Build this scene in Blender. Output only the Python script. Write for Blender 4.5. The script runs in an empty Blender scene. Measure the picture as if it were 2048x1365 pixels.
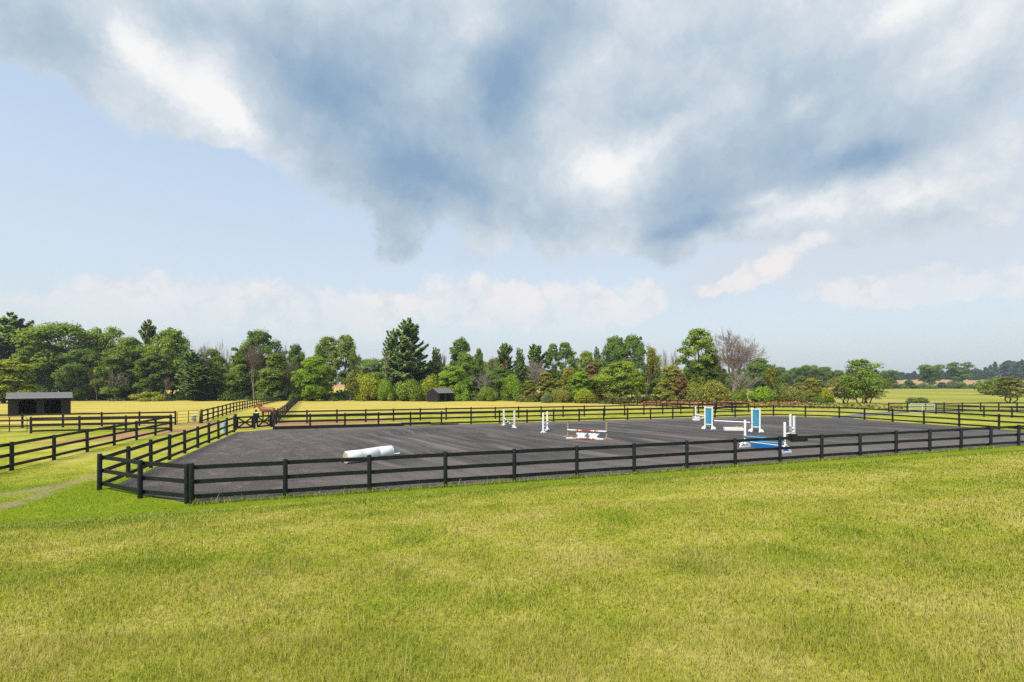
import bpy, math, random
import numpy as np
from mathutils import Vector, Matrix, Quaternion

# ============================================================ camera, sky, sun, exposure
S = bpy.context.scene
COL = S.collection
CAMZ, F, CU, HV = 4.27, 958.0, 1024.0, 766.0
cam = bpy.data.cameras.new('camera'); camo = bpy.data.objects.new('camera', cam); COL.objects.link(camo)
camo.location = (0, 0, CAMZ); camo.rotation_euler = (math.radians(90), 0, 0)
cam.sensor_width = 36; cam.lens = F/2048*36; cam.shift_y = (HV-682.5)/2048
cam.clip_start = 0.1; cam.clip_end = 6000
S.camera = camo
S.view_settings.view_transform = 'Standard'; S.view_settings.look = 'None'
S.view_settings.gamma = 1; S.view_settings.use_curve_mapping = False
EXPO = 1.5
S.view_settings.exposure = EXPO
S.cycles.use_denoising = False
S.cycles.max_bounces = 6; S.cycles.transparent_max_bounces = 8
S.cycles.diffuse_bounces = 4; S.cycles.volume_bounces = 0
S.cycles.sample_clamp_indirect = 4

SUN_EL, SUN_AZ = math.radians(52), math.radians(215)      # azimuth clockwise from +Y (view): behind the camera, to the left
sun = bpy.data.lights.new('sun', 'SUN'); sun.energy = 1.6; sun.angle = math.radians(20); sun.color = (1, .955, .88)
suno = bpy.data.objects.new('sun', sun); COL.objects.link(suno)
sd = Vector((math.sin(SUN_AZ)*math.cos(SUN_EL), math.cos(SUN_AZ)*math.cos(SUN_EL), math.sin(SUN_EL)))
suno.rotation_euler = sd.to_track_quat('Z', 'Y').to_euler(); suno.location = (0, 0, 60)

def lin(c):
    c = c/255.0
    return c/12.92 if c <= .04045 else ((c+.055)/1.055)**2.4
def rgb(*c): return tuple(lin(x) for x in c)

class NT:
    """small helper that chains shader nodes"""
    def __init__(s, nt): s.nt = nt; s.n = nt.nodes; s.l = nt.links
    def node(s, t, **kw):
        n = s.n.new(t)
        for k, v in kw.items(): setattr(n, k, v)
        return n
    def put(s, sock, v):
        if isinstance(v, bpy.types.NodeSocket): s.l.new(v, sock)
        elif v is not None:
            if sock.type == 'RGBA' and len(v) == 3: v = (*v, 1)
            sock.default_value = v
    def m(s, op, a, b=None, c=None, clamp=False):
        n = s.node('ShaderNodeMath', operation=op, use_clamp=clamp)
        s.put(n.inputs[0], a)
        if b is not None: s.put(n.inputs[1], b)
        if c is not None: s.put(n.inputs[2], c)
        return n.outputs[0]
    def vm(s, op, a, b=None, scale=None):
        n = s.node('ShaderNodeVectorMath', operation=op)
        s.put(n.inputs[0], a)
        if b is not None: s.put(n.inputs[1], b)
        if scale is not None: s.put(n.inputs['Scale'], scale)
        return n.outputs['Value'] if op in ('DOT_PRODUCT', 'LENGTH', 'DISTANCE') else n.outputs[0]
    def noise(s, vec, scale, detail=4, rough=.55, color=False, dist=0):
        n = s.node('ShaderNodeTexNoise'); s.put(n.inputs['Vector'], vec)
        n.inputs['Scale'].default_value = scale; n.inputs['Detail'].default_value = detail
        n.inputs['Roughness'].default_value = rough; n.inputs['Distortion'].default_value = dist
        return n.outputs['Color'] if color else n.outputs['Fac']
    def mix(s, fac, a, b, blend='MIX'):
        n = s.node('ShaderNodeMix', data_type='RGBA', blend_type=blend)
        s.put(n.inputs[0], fac); s.put(n.inputs[6], a); s.put(n.inputs[7], b)
        return n.outputs[2]
    def ss(s, v, lo, hi, o0=0., o1=1.):
        n = s.node('ShaderNodeMapRange', interpolation_type='SMOOTHSTEP')
        s.put(n.inputs[0], v); n.inputs[1].default_value = lo; n.inputs[2].default_value = hi
        n.inputs[3].default_value = o0; n.inputs[4].default_value = o1
        return n.outputs[0]
    def ramp(s, fac, stops):
        n = s.node('ShaderNodeValToRGB'); s.put(n.inputs[0], fac); e = n.color_ramp.elements
        while len(e) < len(stops): e.new(.5)
        for k, (p, c) in enumerate(stops): e[k].position = p; e[k].color = (*c, 1)
        return n.outputs[0]

WS = 0.1                                                    # Background strength
KS = 1/(2**EXPO)/WS
def skyc(*c): return tuple(x*KS for x in rgb(*c))
W = bpy.data.worlds.new('World'); S.world = W; W.use_nodes = True
def build_sky():
    t = NT(W.node_tree); t.n.clear()
    out = t.node('ShaderNodeOutputWorld'); bg = t.node('ShaderNodeBackground'); t.l.new(bg.outputs[0], out.inputs[0])
    bg.inputs[1].default_value = WS
    D = t.node('ShaderNodeTexCoord').outputs['Generated']
    sky = t.node('ShaderNodeTexSky', sky_type='NISHITA'); sky.sun_disc = False
    sky.sun_elevation = SUN_EL; sky.sun_rotation = SUN_AZ; sky.air_density = 1.2; sky.dust_density = 3
    sep = t.node('ShaderNodeSeparateXYZ'); t.l.new(D, sep.inputs[0])
    base = t.ramp(t.m('MAXIMUM', sep.outputs[2], 0), [(0, skyc(206, 216, 224)), (.10, skyc(212, 225, 234)), (.22, skyc(209, 222, 236)),
                  (.36, skyc(196, 214, 235)), (.5, skyc(184, 208, 234)), (1, skyc(165, 193, 228))])
    c = t.mix(.12, base, sky.outputs[0])
    w1 = t.vm('SCALE', t.vm('SUBTRACT', t.noise(D, 3.2, 3, .5, True), (.5, .5, .5)), scale=.11)
    w2 = t.vm('SCALE', t.vm('SUBTRACT', t.noise(D, 11, 5, .62, True), (.5, .5, .5)), scale=.07)
    Dw = t.vm('ADD', t.vm('ADD', D, w1), w2)
    w3 = t.vm('SCALE', t.vm('SUBTRACT', t.noise(D, 24, 6, .68, True), (.5, .5, .5)), scale=.05)
    Df = t.vm('ADD', t.vm('ADD', D, t.vm('SCALE', w1, scale=.35)), w3)
    def dirv(u, v): return Vector(((u-CU)/F, 1, (HV-v)/F)).normalized()
    def blobs(lst, vec):
        acc = None
        for b in lst:
            u, v, su, sv = b[:4]; r = math.radians(b[4] if len(b) > 4 else 0); amp = b[5] if len(b) > 5 else 1
            d = dirv(u, v)
            A = dirv(u+su*math.cos(r), v+su*math.sin(r))-d; B = dirv(u-sv*math.sin(r), v+sv*math.cos(r))-d
            A = A/A.length_squared; B = B/B.length_squared
            a = t.m('SUBTRACT', t.vm('DOT_PRODUCT', vec, tuple(A)), d.dot(A))
            q = t.m('SUBTRACT', t.vm('DOT_PRODUCT', vec, tuple(B)), d.dot(B))
            r2 = t.m('MULTIPLY_ADD', a, a, t.m('MULTIPLY', q, q))
            g = t.m('MULTIPLY', t.m('POWER', 2.718, t.m('MULTIPLY', r2, -1.0)), amp)
            acc = g if acc is None else t.m('ADD', acc, g)
        return acc
    n1 = t.noise(Dw, 7, 6, .6); n2 = t.noise(D, 26, 6, .65); n3 = None
    # soft thin veil on the right
    veil = blobs([(1750, 480, 420, 110, -8), (1480, 560, 260, 40, -12, .6), (1950, 330, 320, 200), (1250, 520, 260, 40, 0, .5)], Dw)
    c = t.mix(t.m('MULTIPLY', t.ss(t.m('ADD', veil, t.m('MULTIPLY', t.m('SUBTRACT', n1, .5), .9)), .2, 1.0), .6), c, skyc(212, 220, 229))
    # far row of low cumulus
    low = blobs([(60, 640, 160, 55), (200, 612, 70, 40), (340, 610, 130, 62), (560, 622, 120, 52), (680, 640, 120, 40), (770, 628, 70, 42), (930, 602, 75, 52), (1060, 615, 90, 50),
                 (1180, 620, 70, 44), (1300, 575, 34, 16), (1290, 622, 50, 22, -20), (1425, 584, 34, 13, 0, .75), (1475, 570, 34, 20, -10, .7), (1525, 540, 38, 34, -30, .72), (1575, 508, 34, 26, -30, .7), (1630, 480, 46, 18, -15, .65), (1560, 560, 70, 22, -10, .4),
                 (1665, 585, 50, 22), (1730, 575, 44, 18), (1850, 556, 60, 24), (1910, 575, 60, 16), (2020, 562, 60, 32), (1790, 604, 100, 14)], Df)
    def billow(vec, scale, detail=2, rough=.55):
        n = t.node('ShaderNodeTexVoronoi', feature='F1'); t.put(n.inputs['Vector'], vec); n.inputs['Scale'].default_value = scale
        n.inputs['Detail'].default_value = detail; n.inputs['Roughness'].default_value = rough; n.normalize = True
        return n.outputs['Distance']
    b1 = billow(Df, 17)
    lm = t.ss(t.m('ADD', low, t.m('ADD', t.m('MULTIPLY', t.m('SUBTRACT', .42, b1), 1.0), t.m('MULTIPLY', t.m('SUBTRACT', n2, .5), .5))), .32, .74)
    fade = t.ss(sep.outputs[2], .05, .19, .10, 1)
    lc = t.mix(t.ss(t.m('ADD', b1, t.m('MULTIPLY', n2, -.25)), .34, .12), skyc(221, 225, 232), skyc(245, 240, 238))
    c = t.mix(t.m('MULTIPLY', t.m('MULTIPLY', lm, fade), t.ss(n1, .30, .62, .35, .85)), c, lc)
    # main cloud: thin edges and sunlit heads are white, thick parts grey-blue
    mass = blobs([(700, 90, 270, 150), (820, 300, 200, 120, 20), (1080, 130, 260, 190), (790, 470, 36, 60), (960, 420, 40, 50, 20, .7), (1340, 230, 330, 170, -15), (1370, 415, 120, 60, -10),
                  (1750, 190, 380, 150, -12), (1760, 320, 170, 40, -6), (50, 40, 150, 70), (640, 230, 120, 110, 20), (1160, 440, 80, 60, 0, .7), (420, 40, 200, 60), (330, 140, 150, 70, 38, .8), (470, 220, 60, 50, 35, .5),
                  (1650, 400, 260, 34, -9, .6), (1930, 100, 200, 90, -20, .7), (1900, 380, 220, 90, -8, .75), (1560, 330, 160, 70, -10, .6)], Dw)
    f1 = t.noise(Dw, 4.5, 9, .62); f2 = t.noise(t.vm('ADD', Df, (3.1, 1.7, .4)), 9, 8, .66); f3 = billow(t.vm('ADD', Df, (1.3, .2, 2.1)), 10, 2.5, .6)
    dens = t.m('ADD', mass, t.m('ADD', t.m('MULTIPLY', t.m('SUBTRACT', f1, .5), 1.15), t.m('MULTIPLY_ADD', t.m('SUBTRACT', .4, f3), .8, t.m('MULTIPLY', t.m('SUBTRACT', f2, .5), .35))))
    mm = t.ss(dens, .24, .50)
    dark = blobs([(880, 365, 120, 60, 10, .9), (780, 400, 120, 60, 0, .5), (1005, 190, 75, 110, 20, .75), (1100, 60, 130, 70, -20, .6), (640, 150, 110, 70, 0, .35), (1380, 455, 110, 22, -6, .8), (1330, 380, 110, 60, -10, .4),
                  (1730, 305, 120, 36, -4, .75), (1600, 160, 200, 50, -15, .3), (60, 50, 90, 50, 0, .3), (790, 500, 30, 40, 0, .3), (800, 290, 230, 120, 15, .38), (1000, 110, 150, 130, 0, .32), (1380, 400, 170, 80, -8, .36), (1740, 250, 250, 90, -10, .34), (640, 60, 160, 60, 0, .2)], Dw)
    lit = blobs([(250, 75, 80, 38, 35, .9), (330, 150, 100, 42, 38, .9), (430, 185, 80, 46, 45, .95), (480, 235, 50, 28, 30), (970, 50, 60, 75, 10, .9), (1200, 315, 90, 64, 10), (1240, 385, 80, 60, 30, .7),
                 (1340, 258, 100, 26, -28, .7), (1590, 212, 48, 26, -20, .8), (1920, 95, 220, 62, -24, 1), (1820, 10, 120, 30, -20, .7), (1640, 400, 260, 32, -9, .9), (1830, 395, 140, 28, -6, .7), (618, 450, 12, 26, 20, .3), (1520, 398, 44, 14, 0, .6),
                 (560, 60, 130, 60, 0, .35), (1250, 80, 150, 60, -25, .35), (900, 180, 70, 60, 0, .3), (1160, 200, 80, 50, 0, .25)], Df)
    thick = t.m('ADD', t.m('MULTIPLY_ADD', dens, .17, .31), t.m('ADD', t.m('MULTIPLY', dark, .43), t.m('MULTIPLY', lit, -.34)))
    thick = t.m('ADD', thick, t.m('ADD', t.m('MULTIPLY', t.m('SUBTRACT', f3, .4), .55), t.m('ADD', t.m('MULTIPLY', t.m('SUBTRACT', f2, .5), .55), t.m('MULTIPLY', t.m('SUBTRACT', f1, .5), .40))))
    mc = t.ramp(thick, [(0, skyc(250, 249, 248)), (.12, skyc(239, 241, 243)), (.30, skyc(213, 222, 230)), (.55, skyc(182, 199, 214)), (.82, skyc(154, 179, 202)), (1, skyc(136, 165, 195))])
    alpha = t.m('MAXIMUM', mm, t.ss(t.m('ADD', lit, t.m('MULTIPLY_ADD', t.m('SUBTRACT', .4, f3), 1.1, t.m('MULTIPLY', t.m('SUBTRACT', f2, .5), .9))), .36, .95))
    c = t.mix(t.m('MULTIPLY', alpha, .94), c, mc)
    t.l.new(c, bg.inputs[0])
build_sky()
W.cycles.sampling_method = 'MANUAL'; W.cycles.sample_map_resolution = 512

# ============================================================ terrain
NX, NY = -0.323, 0.946                                      # normal of the long arena fences; (0.946,0.323) runs along them
_d = np.linspace(-10, 80, 1801)
_z = np.interp(_d, [-10, .4, 1.2, 2.4, 7.2, 10, 20, 50, 80], [0, 0, .06, .26, 1.36, 1.74, 2.46, 3.6, 3.9])
_k = np.ones(31)/31; _z = np.convolve(np.pad(_z, 15, mode='edge'), _k, 'valid')
def sstep(x): x = np.clip(x, 0, 1); return x*x*(3-2*x)
def terrain(x, y):
    x = np.asarray(x, float); y = np.asarray(y, float)
    s = NX*x+NY*y
    z = np.interp(19.6-s, _d, _z)
    z = z-1.0*sstep((y-65)/75)+11*sstep((y-470)/340)*sstep((x-40)/150)
    z = z+.03*np.sin(x*.21+1)*np.sin(y*.17)*np.clip((y-60)/30, 0, 1)
    return z
def tz(x, y): return float(terrain(x, y))
def at(u, v):
    """ground point seen at photo pixel (u, v)"""
    dx, dz = (u-CU)/F, (HV-v)/F
    lo = 1.0
    for Y in np.geomspace(2, 1500, 900):
        if CAMZ+dz*Y <= tz(dx*Y, Y):
            hi = Y
            for _ in range(24):
                mid = (lo+hi)/2
                if CAMZ+dz*mid <= tz(dx*mid, mid): hi = mid
                else: lo = mid
            return Vector((dx*hi, hi, tz(dx*hi, hi)))
        lo = Y
    return Vector((dx*1500, 1500, 0))
def dep(u, Y): x = (u-CU)/F*Y; return Vector((x, Y, tz(x, Y)))

# ============================================================ object helpers
def props(o, label=None, cat=None, group=None, kind=None):
    if label: o['label'] = label
    if cat: o['category'] = cat
    if group: o['group'] = group
    if kind: o['kind'] = kind
    return o
def empty(name, loc, rz=0, label=None, cat=None, group=None):
    o = bpy.data.objects.new(name, None); COL.objects.link(o); o.empty_display_size = .2
    o.location = loc; o.rotation_euler = (0, 0, rz)
    return props(o, label, cat, group)
def link(name, mesh, parent=None, loc=(0, 0, 0), rot=None, scale=None):
    o = bpy.data.objects.new(name, mesh); COL.objects.link(o); o.parent = parent; o.location = loc
    if rot is not None: o.rotation_euler = rot
    if scale is not None: o.scale = scale
    return o
class MB:
    """collects solids into one mesh"""
    def __init__(s): s.v = []; s.f = []; s.mi = []; s.sm = []
    def add(s, vs, fs, mi=0, smooth=False):
        o = len(s.v); s.v += [tuple(p) for p in vs]
        for f in fs: s.f.append([i+o for i in f]); s.mi.append(mi); s.sm.append(smooth)
        return s
    def box(s, c, size, mi=0, rz=0, M=None):
        x, y, z = [q/2 for q in size]
        P = [Vector(p) for p in ((-x, -y, -z), (x, -y, -z), (x, y, -z), (-x, y, -z), (-x, -y, z), (x, -y, z), (x, y, z), (-x, y, z))]
        R = M if M is not None else Matrix.Rotation(rz, 3, 'Z')
        return s.add([R @ p+Vector(c) for p in P], [(0, 3, 2, 1), (4, 5, 6, 7), (0, 1, 5, 4), (1, 2, 6, 5), (2, 3, 7, 6), (3, 0, 4, 7)], mi)
    def beam(s, a, b, w, h, mi=0):
        a, b = Vector(a), Vector(b); d = b-a; L = d.length; d.normalize()
        up = Vector((0, 0, 1)) if abs(d.z) < .95 else Vector((1, 0, 0))
        y = up.cross(d).normalized(); z = d.cross(y)
        M = Matrix((d, y, z)).transposed()
        return s.box((a+b)/2, (L, w, h), mi, M=M)
    def tube(s, pts, rad, n=8, mi=0, caps=True, smooth=True):
        pts = [Vector(p) for p in pts]; rad = rad if isinstance(rad, (list, tuple)) else [rad]*len(pts)
        vs, fs = [], []; prev = None
        for i, p in enumerate(pts):
            d = (pts[min(i+1, len(pts)-1)]-pts[max(i-1, 0)]).normalized()
            if prev is None: x = d.orthogonal().normalized()
            else: x = (prev-d*prev.dot(d)).normalized()
            prev = x; y = d.cross(x)
            for k in range(n):
                a = 2*math.pi*k/n; vs.append(p+(x*math.cos(a)+y*math.sin(a))*rad[i])
        for i in range(len(pts)-1):
            for k in range(n):
                a = i*n+k; b = i*n+(k+1) % n; fs.append((a, b, b+n, a+n))
        s.add(vs, fs, mi, smooth)
        if caps:
            s.add(vs[:n], [tuple(range(n))[::-1]], mi); s.add(vs[-n:], [tuple(range(n))], mi)
        return s
    def prism(s, poly, y0, y1, mi=0, axis='y'):
        n = len(poly)
        f = (lambda p, t: (p[0], t, p[1])) if axis == 'y' else ((lambda p, t: (t, p[0], p[1])) if axis == 'x' else (lambda p, t: (p[0], p[1], t)))
        vs = [f(p, y0) for p in poly]+[f(p, y1) for p in poly]
        fs = [tuple(range(n)), tuple(range(2*n-1, n-1, -1))]+[(i, i+n, (i+1) % n+n, (i+1) % n) for i in range(n)]
        return s.add(vs, fs, mi)
    def mesh(s, name, mats):
        me = bpy.data.meshes.new(name); me.from_pydata(s.v, [], s.f)
        for m in mats if isinstance(mats, (list, tuple)) else [mats]: me.materials.append(m)
        me.polygons.foreach_set('material_index', s.mi); me.polygons.foreach_set('use_smooth', s.sm); me.update()
        import bmesh
        bm = bmesh.new(); bm.from_mesh(me); bmesh.ops.recalc_face_normals(bm, faces=bm.faces); bm.to_mesh(me); bm.free()
        return me
    def obj(s, name, mats, parent=None, loc=(0, 0, 0), rot=None): return link(name, s.mesh(name, mats), parent, loc, rot)

# ============================================================ materials
def mat(name):
    m = bpy.data.materials.new(name); m.use_nodes = True; t = NT(m.node_tree)
    return m, t, t.n['Principled BSDF']
def paint(name, col, rough=.5, var=.15, scale=6, dirt=None, dirtamt=.3, bump=.0, spec=.4, bscale=60):
    m, t, b = mat(name); P = t.node('ShaderNodeTexCoord').outputs['Object']
    n = t.noise(P, scale, 5, .6)
    c = t.mix(t.m('MULTIPLY', t.ss(n, .3, .7), var), col, tuple(x*.55 for x in col))
    if dirt: c = t.mix(t.m('MULTIPLY', t.ss(t.noise(P, scale*1.7, 6, .7), .5, .75), dirtamt), c, dirt)
    t.put(b.inputs['Base Color'], c); b.inputs['Roughness'].default_value = rough; b.inputs['Specular IOR Level'].default_value = spec
    if bump:
        bn = t.node('ShaderNodeBump'); bn.inputs['Strength'].default_value = bump; bn.inputs['Distance'].default_value = .02
        t.put(bn.inputs['Height'], t.noise(P, bscale, 4, .6)); t.l.new(bn.outputs[0], b.inputs['Normal'])
    return m
def fence_mat(name, col, worn):
    m, t, b = mat(name); G = t.node('ShaderNodeNewGeometry').outputs['Position']; P = t.node('ShaderNodeTexCoord').outputs['Object']
    rnd = t.node('ShaderNodeObjectInfo').outputs['Random']
    n = t.noise(G, 2.2, 5, .65)
    c = t.mix(t.ss(n, .42, .75), col, worn)
    c = t.mix(t.m('MULTIPLY', rnd, .5), c, tuple(x*1.7 for x in col))
    gr = t.node('ShaderNodeMapping'); t.put(gr.inputs[0], G); gr.inputs['Scale'].default_value = (14, 14, 60)
    grain = t.noise(gr.outputs[0], 1, 4, .6)
    c = t.mix(t.m('MULTIPLY', t.ss(grain, .45, .8), .35), c, worn)
    vo = t.node('ShaderNodeTexVoronoi', feature='F1'); t.put(vo.inputs['Vector'], G); vo.inputs['Scale'].default_value = 1.3
    fl = t.m('LESS_THAN', t.m('ADD', vo.outputs['Distance'], t.m('MULTIPLY', t.noise(G, 30, 3), .06)), .052)
    c = t.mix(t.m('MULTIPLY', fl, .7), c, (.55, .55, .52))
    t.put(b.inputs['Base Color'], c); b.inputs['Roughness'].default_value = .55; b.inputs['Specular IOR Level'].default_value = .35
    bn = t.node('ShaderNodeBump'); bn.inputs['Strength'].default_value = .35; bn.inputs['Distance'].default_value = .01
    t.put(bn.inputs['Height'], grain); t.l.new(bn.outputs[0], b.inputs['Normal'])
    return m
M = {}
M['fence'] = fence_mat('black_fence_paint', (.0042, .0055, .0056), (.013, .016, .016))
M['fence2'] = fence_mat('brown_black_fence_paint', (.0075, .0056, .0052), (.020, .015, .013))
M['white'] = paint('white_paint', (.78, .78, .77), .4, .06, 4, (.45, .42, .36), .3, .05)
M['plastic'] = paint('white_plastic', (.80, .80, .77), .6, .04, 2, (.55, .5, .4), .25)
M['cream'] = paint('cream_plastic', (.72, .66, .5), .5, .2, 9)
M['blue'] = paint('blue_paint', (.014, .21, .60), .35, .1, 3)
M['sky_blue'] = paint('sky_blue_paint', (.04, .33, .62), .4, .1, 3)
M['green'] = paint('green_paint', (.012, .29, .20), .4, .1, 3)
M['red'] = paint('red_paint', (.34, .02, .04), .4, .1, 3)
M['pink'] = paint('faded_red_paint', (.42, .2, .17), .5, .2, 5)
M['orange'] = paint('ochre_paint', (.72, .42, .12), .4, .1, 3)
M['yellow'] = paint('yellow_paint', (.75, .62, .2), .4, .1, 3)
M['petrol'] = paint('dark_teal_paint', (.015, .08, .12), .4, .1, 3)
M['wood'] = paint('weathered_wood', (.3, .25, .16), .8, .5, 12, (.12, .1, .07), .4, .3)
M['rubber'] = paint('black_rubber', (.012, .012, .013), .6, .1, 6)
M['steel'] = paint('dark_tube_steel', (.035, .025, .022), .5, .4, 9)
M['galv'] = paint('galvanised_steel', (.55, .57, .58), .4, .2, 6)
M['bin'] = paint('grey_bin_metal', (.42, .42, .43), .4, .3, 8)
M['barrel'] = paint('blue_barrel_plastic', (.30, .55, .80), .4, .1, 5)
M['navy'] = paint('navy_plastic', (.01, .012, .05), .4, .1, 5)
M['flower'] = paint('yellow_flower', (.8, .72, .15), .7, .3, 40)
M['shed'] = paint('dark_stained_boards', (.009, .0105, .0105), .7, .5, 3, (.019, .020, .018), .5, .2)
M['shed_in'] = paint('shed_inner_boards', (.009, .006, .005), .8, .5, 3)
def shingle():
    m, t, b = mat('grey_shingles'); P = t.node('ShaderNodeTexCoord').outputs['Object']
    br = t.node('ShaderNodeTexBrick'); t.put(br.inputs[0], P); br.inputs['Scale'].default_value = 3.2
    br.inputs['Color1'].default_value = (.145, .138, .135, 1); br.inputs['Color2'].default_value = (.19, .176, .172, 1); br.inputs['Mortar'].default_value = (.13, .12, .12, 1)
    br.inputs['Mortar Size'].default_value = .02
    t.put(b.inputs['Base Color'], t.mix(t.m('MULTIPLY', t.noise(P, 5, 5), .4), br.outputs[0], (.13, .12, .115))); b.inputs['Roughness'].default_value = .9
    return m
M['shingle'] = shingle()

def leaf_mat(name, trans=.3, rough=.6):
    m, t, b = mat(name)
    oi = t.node('ShaderNodeObjectInfo'); a = t.node('ShaderNodeAttribute', attribute_name='tint')
    P = t.node('ShaderNodeTexCoord').outputs['Object']
    f = t.ss(a.outputs['Fac'], 0, 1, .70, 1.75)
    c = t.vm('SCALE', oi.outputs['Color'], scale=f)
    hue = t.noise(P, 5, 3)
    c = t.mix(t.m('MULTIPLY', t.ss(hue, .45, .7), .35), c, t.vm('MULTIPLY', c, (1.5, 1.12, .6)))
    t.put(b.inputs['Base Color'], c); b.inputs['Roughness'].default_value = rough; b.inputs['Specular IOR Level'].default_value = .04
    an = t.node('ShaderNodeAttribute', attribute_name='outward'); vt = t.node('ShaderNodeVectorTransform', vector_type='NORMAL', convert_from='OBJECT', convert_to='WORLD'); t.put(vt.inputs[0], an.outputs['Vector'])
    gn = t.node('ShaderNodeNewGeometry').outputs['Normal']
    nn = t.vm('NORMALIZE', t.vm('ADD', t.vm('SCALE', t.vm('NORMALIZE', vt.outputs[0]), scale=.7), t.vm('SCALE', gn, scale=.45))); t.l.new(nn, b.inputs['Normal'])
    tr = t.node('ShaderNodeBsdfTranslucent'); t.put(tr.inputs[0], t.vm('MULTIPLY', c, (1.25, 1.15, .6)))
    mx = t.node('ShaderNodeMixShader'); mx.inputs[0].default_value = trans
    t.l.new(b.outputs[0], mx.inputs[1]); t.l.new(tr.outputs[0], mx.inputs[2])
    t.l.new(mx.outputs[0], t.n['Material Output'].inputs[0])
    return m
M['leaf'] = leaf_mat('leaves'); M['needle'] = leaf_mat('needles', .2, .5)
M['bark'] = paint('bark', (.10, .08, .06), .9, .5, 2)
M['dead'] = paint('dead_grey_wood', (.34, .27, .23), .9, .4, 2)
M['deadbrown'] = paint('dead_brown_wood', (.2, .14, .10), .9, .4, 2)

# ---- lawn colour shared by the ground and the blades
def patch(t, P, c, ax, ay, rz, lo=.35, hi=.8, nz=None):
    """soft-edged worn patch on the ground"""
    q = t.vm('SUBTRACT', P, (c[0], c[1], 0)); cr, sr = math.cos(rz), math.sin(rz)
    a = t.vm('DOT_PRODUCT', q, (cr/ax, sr/ax, 0)); b = t.vm('DOT_PRODUCT', q, (-sr/ay, cr/ay, 0))
    r = t.m('SQRT', t.m('MULTIPLY_ADD', a, a, t.m('MULTIPLY', b, b)))
    return t.ss(t.m('ADD', r, t.m('MULTIPLY', t.m('SUBTRACT', nz, .5), 1.5)), lo+.3, hi+.5, 1, 0)
def segdist(t, P, pts):
    """distance to a polyline on the ground"""
    best = None
    for a, b in zip(pts[:-1], pts[1:]):
        a = Vector((a[0], a[1], 0)); b = Vector((b[0], b[1], 0)); ab = b-a
        h = t.m('MULTIPLY', t.vm('DOT_PRODUCT', t.vm('SUBTRACT', P, tuple(a)), tuple(ab)), 1/ab.length_squared, clamp=True)
        d = t.vm('LENGTH', t.vm('SUBTRACT', t.vm('SUBTRACT', P, tuple(a)), t.vm('SCALE', tuple(ab), scale=h)))
        best = d if best is None else t.m('MINIMUM', best, d)
    return best
LAWN_GREEN, LAWN_LUSH, LAWN_DRY, LAWN_STRAW = (.215, .290, .016), (.12, .20, .014), (.41, .405, .048), (.64, .53, .15)
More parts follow.
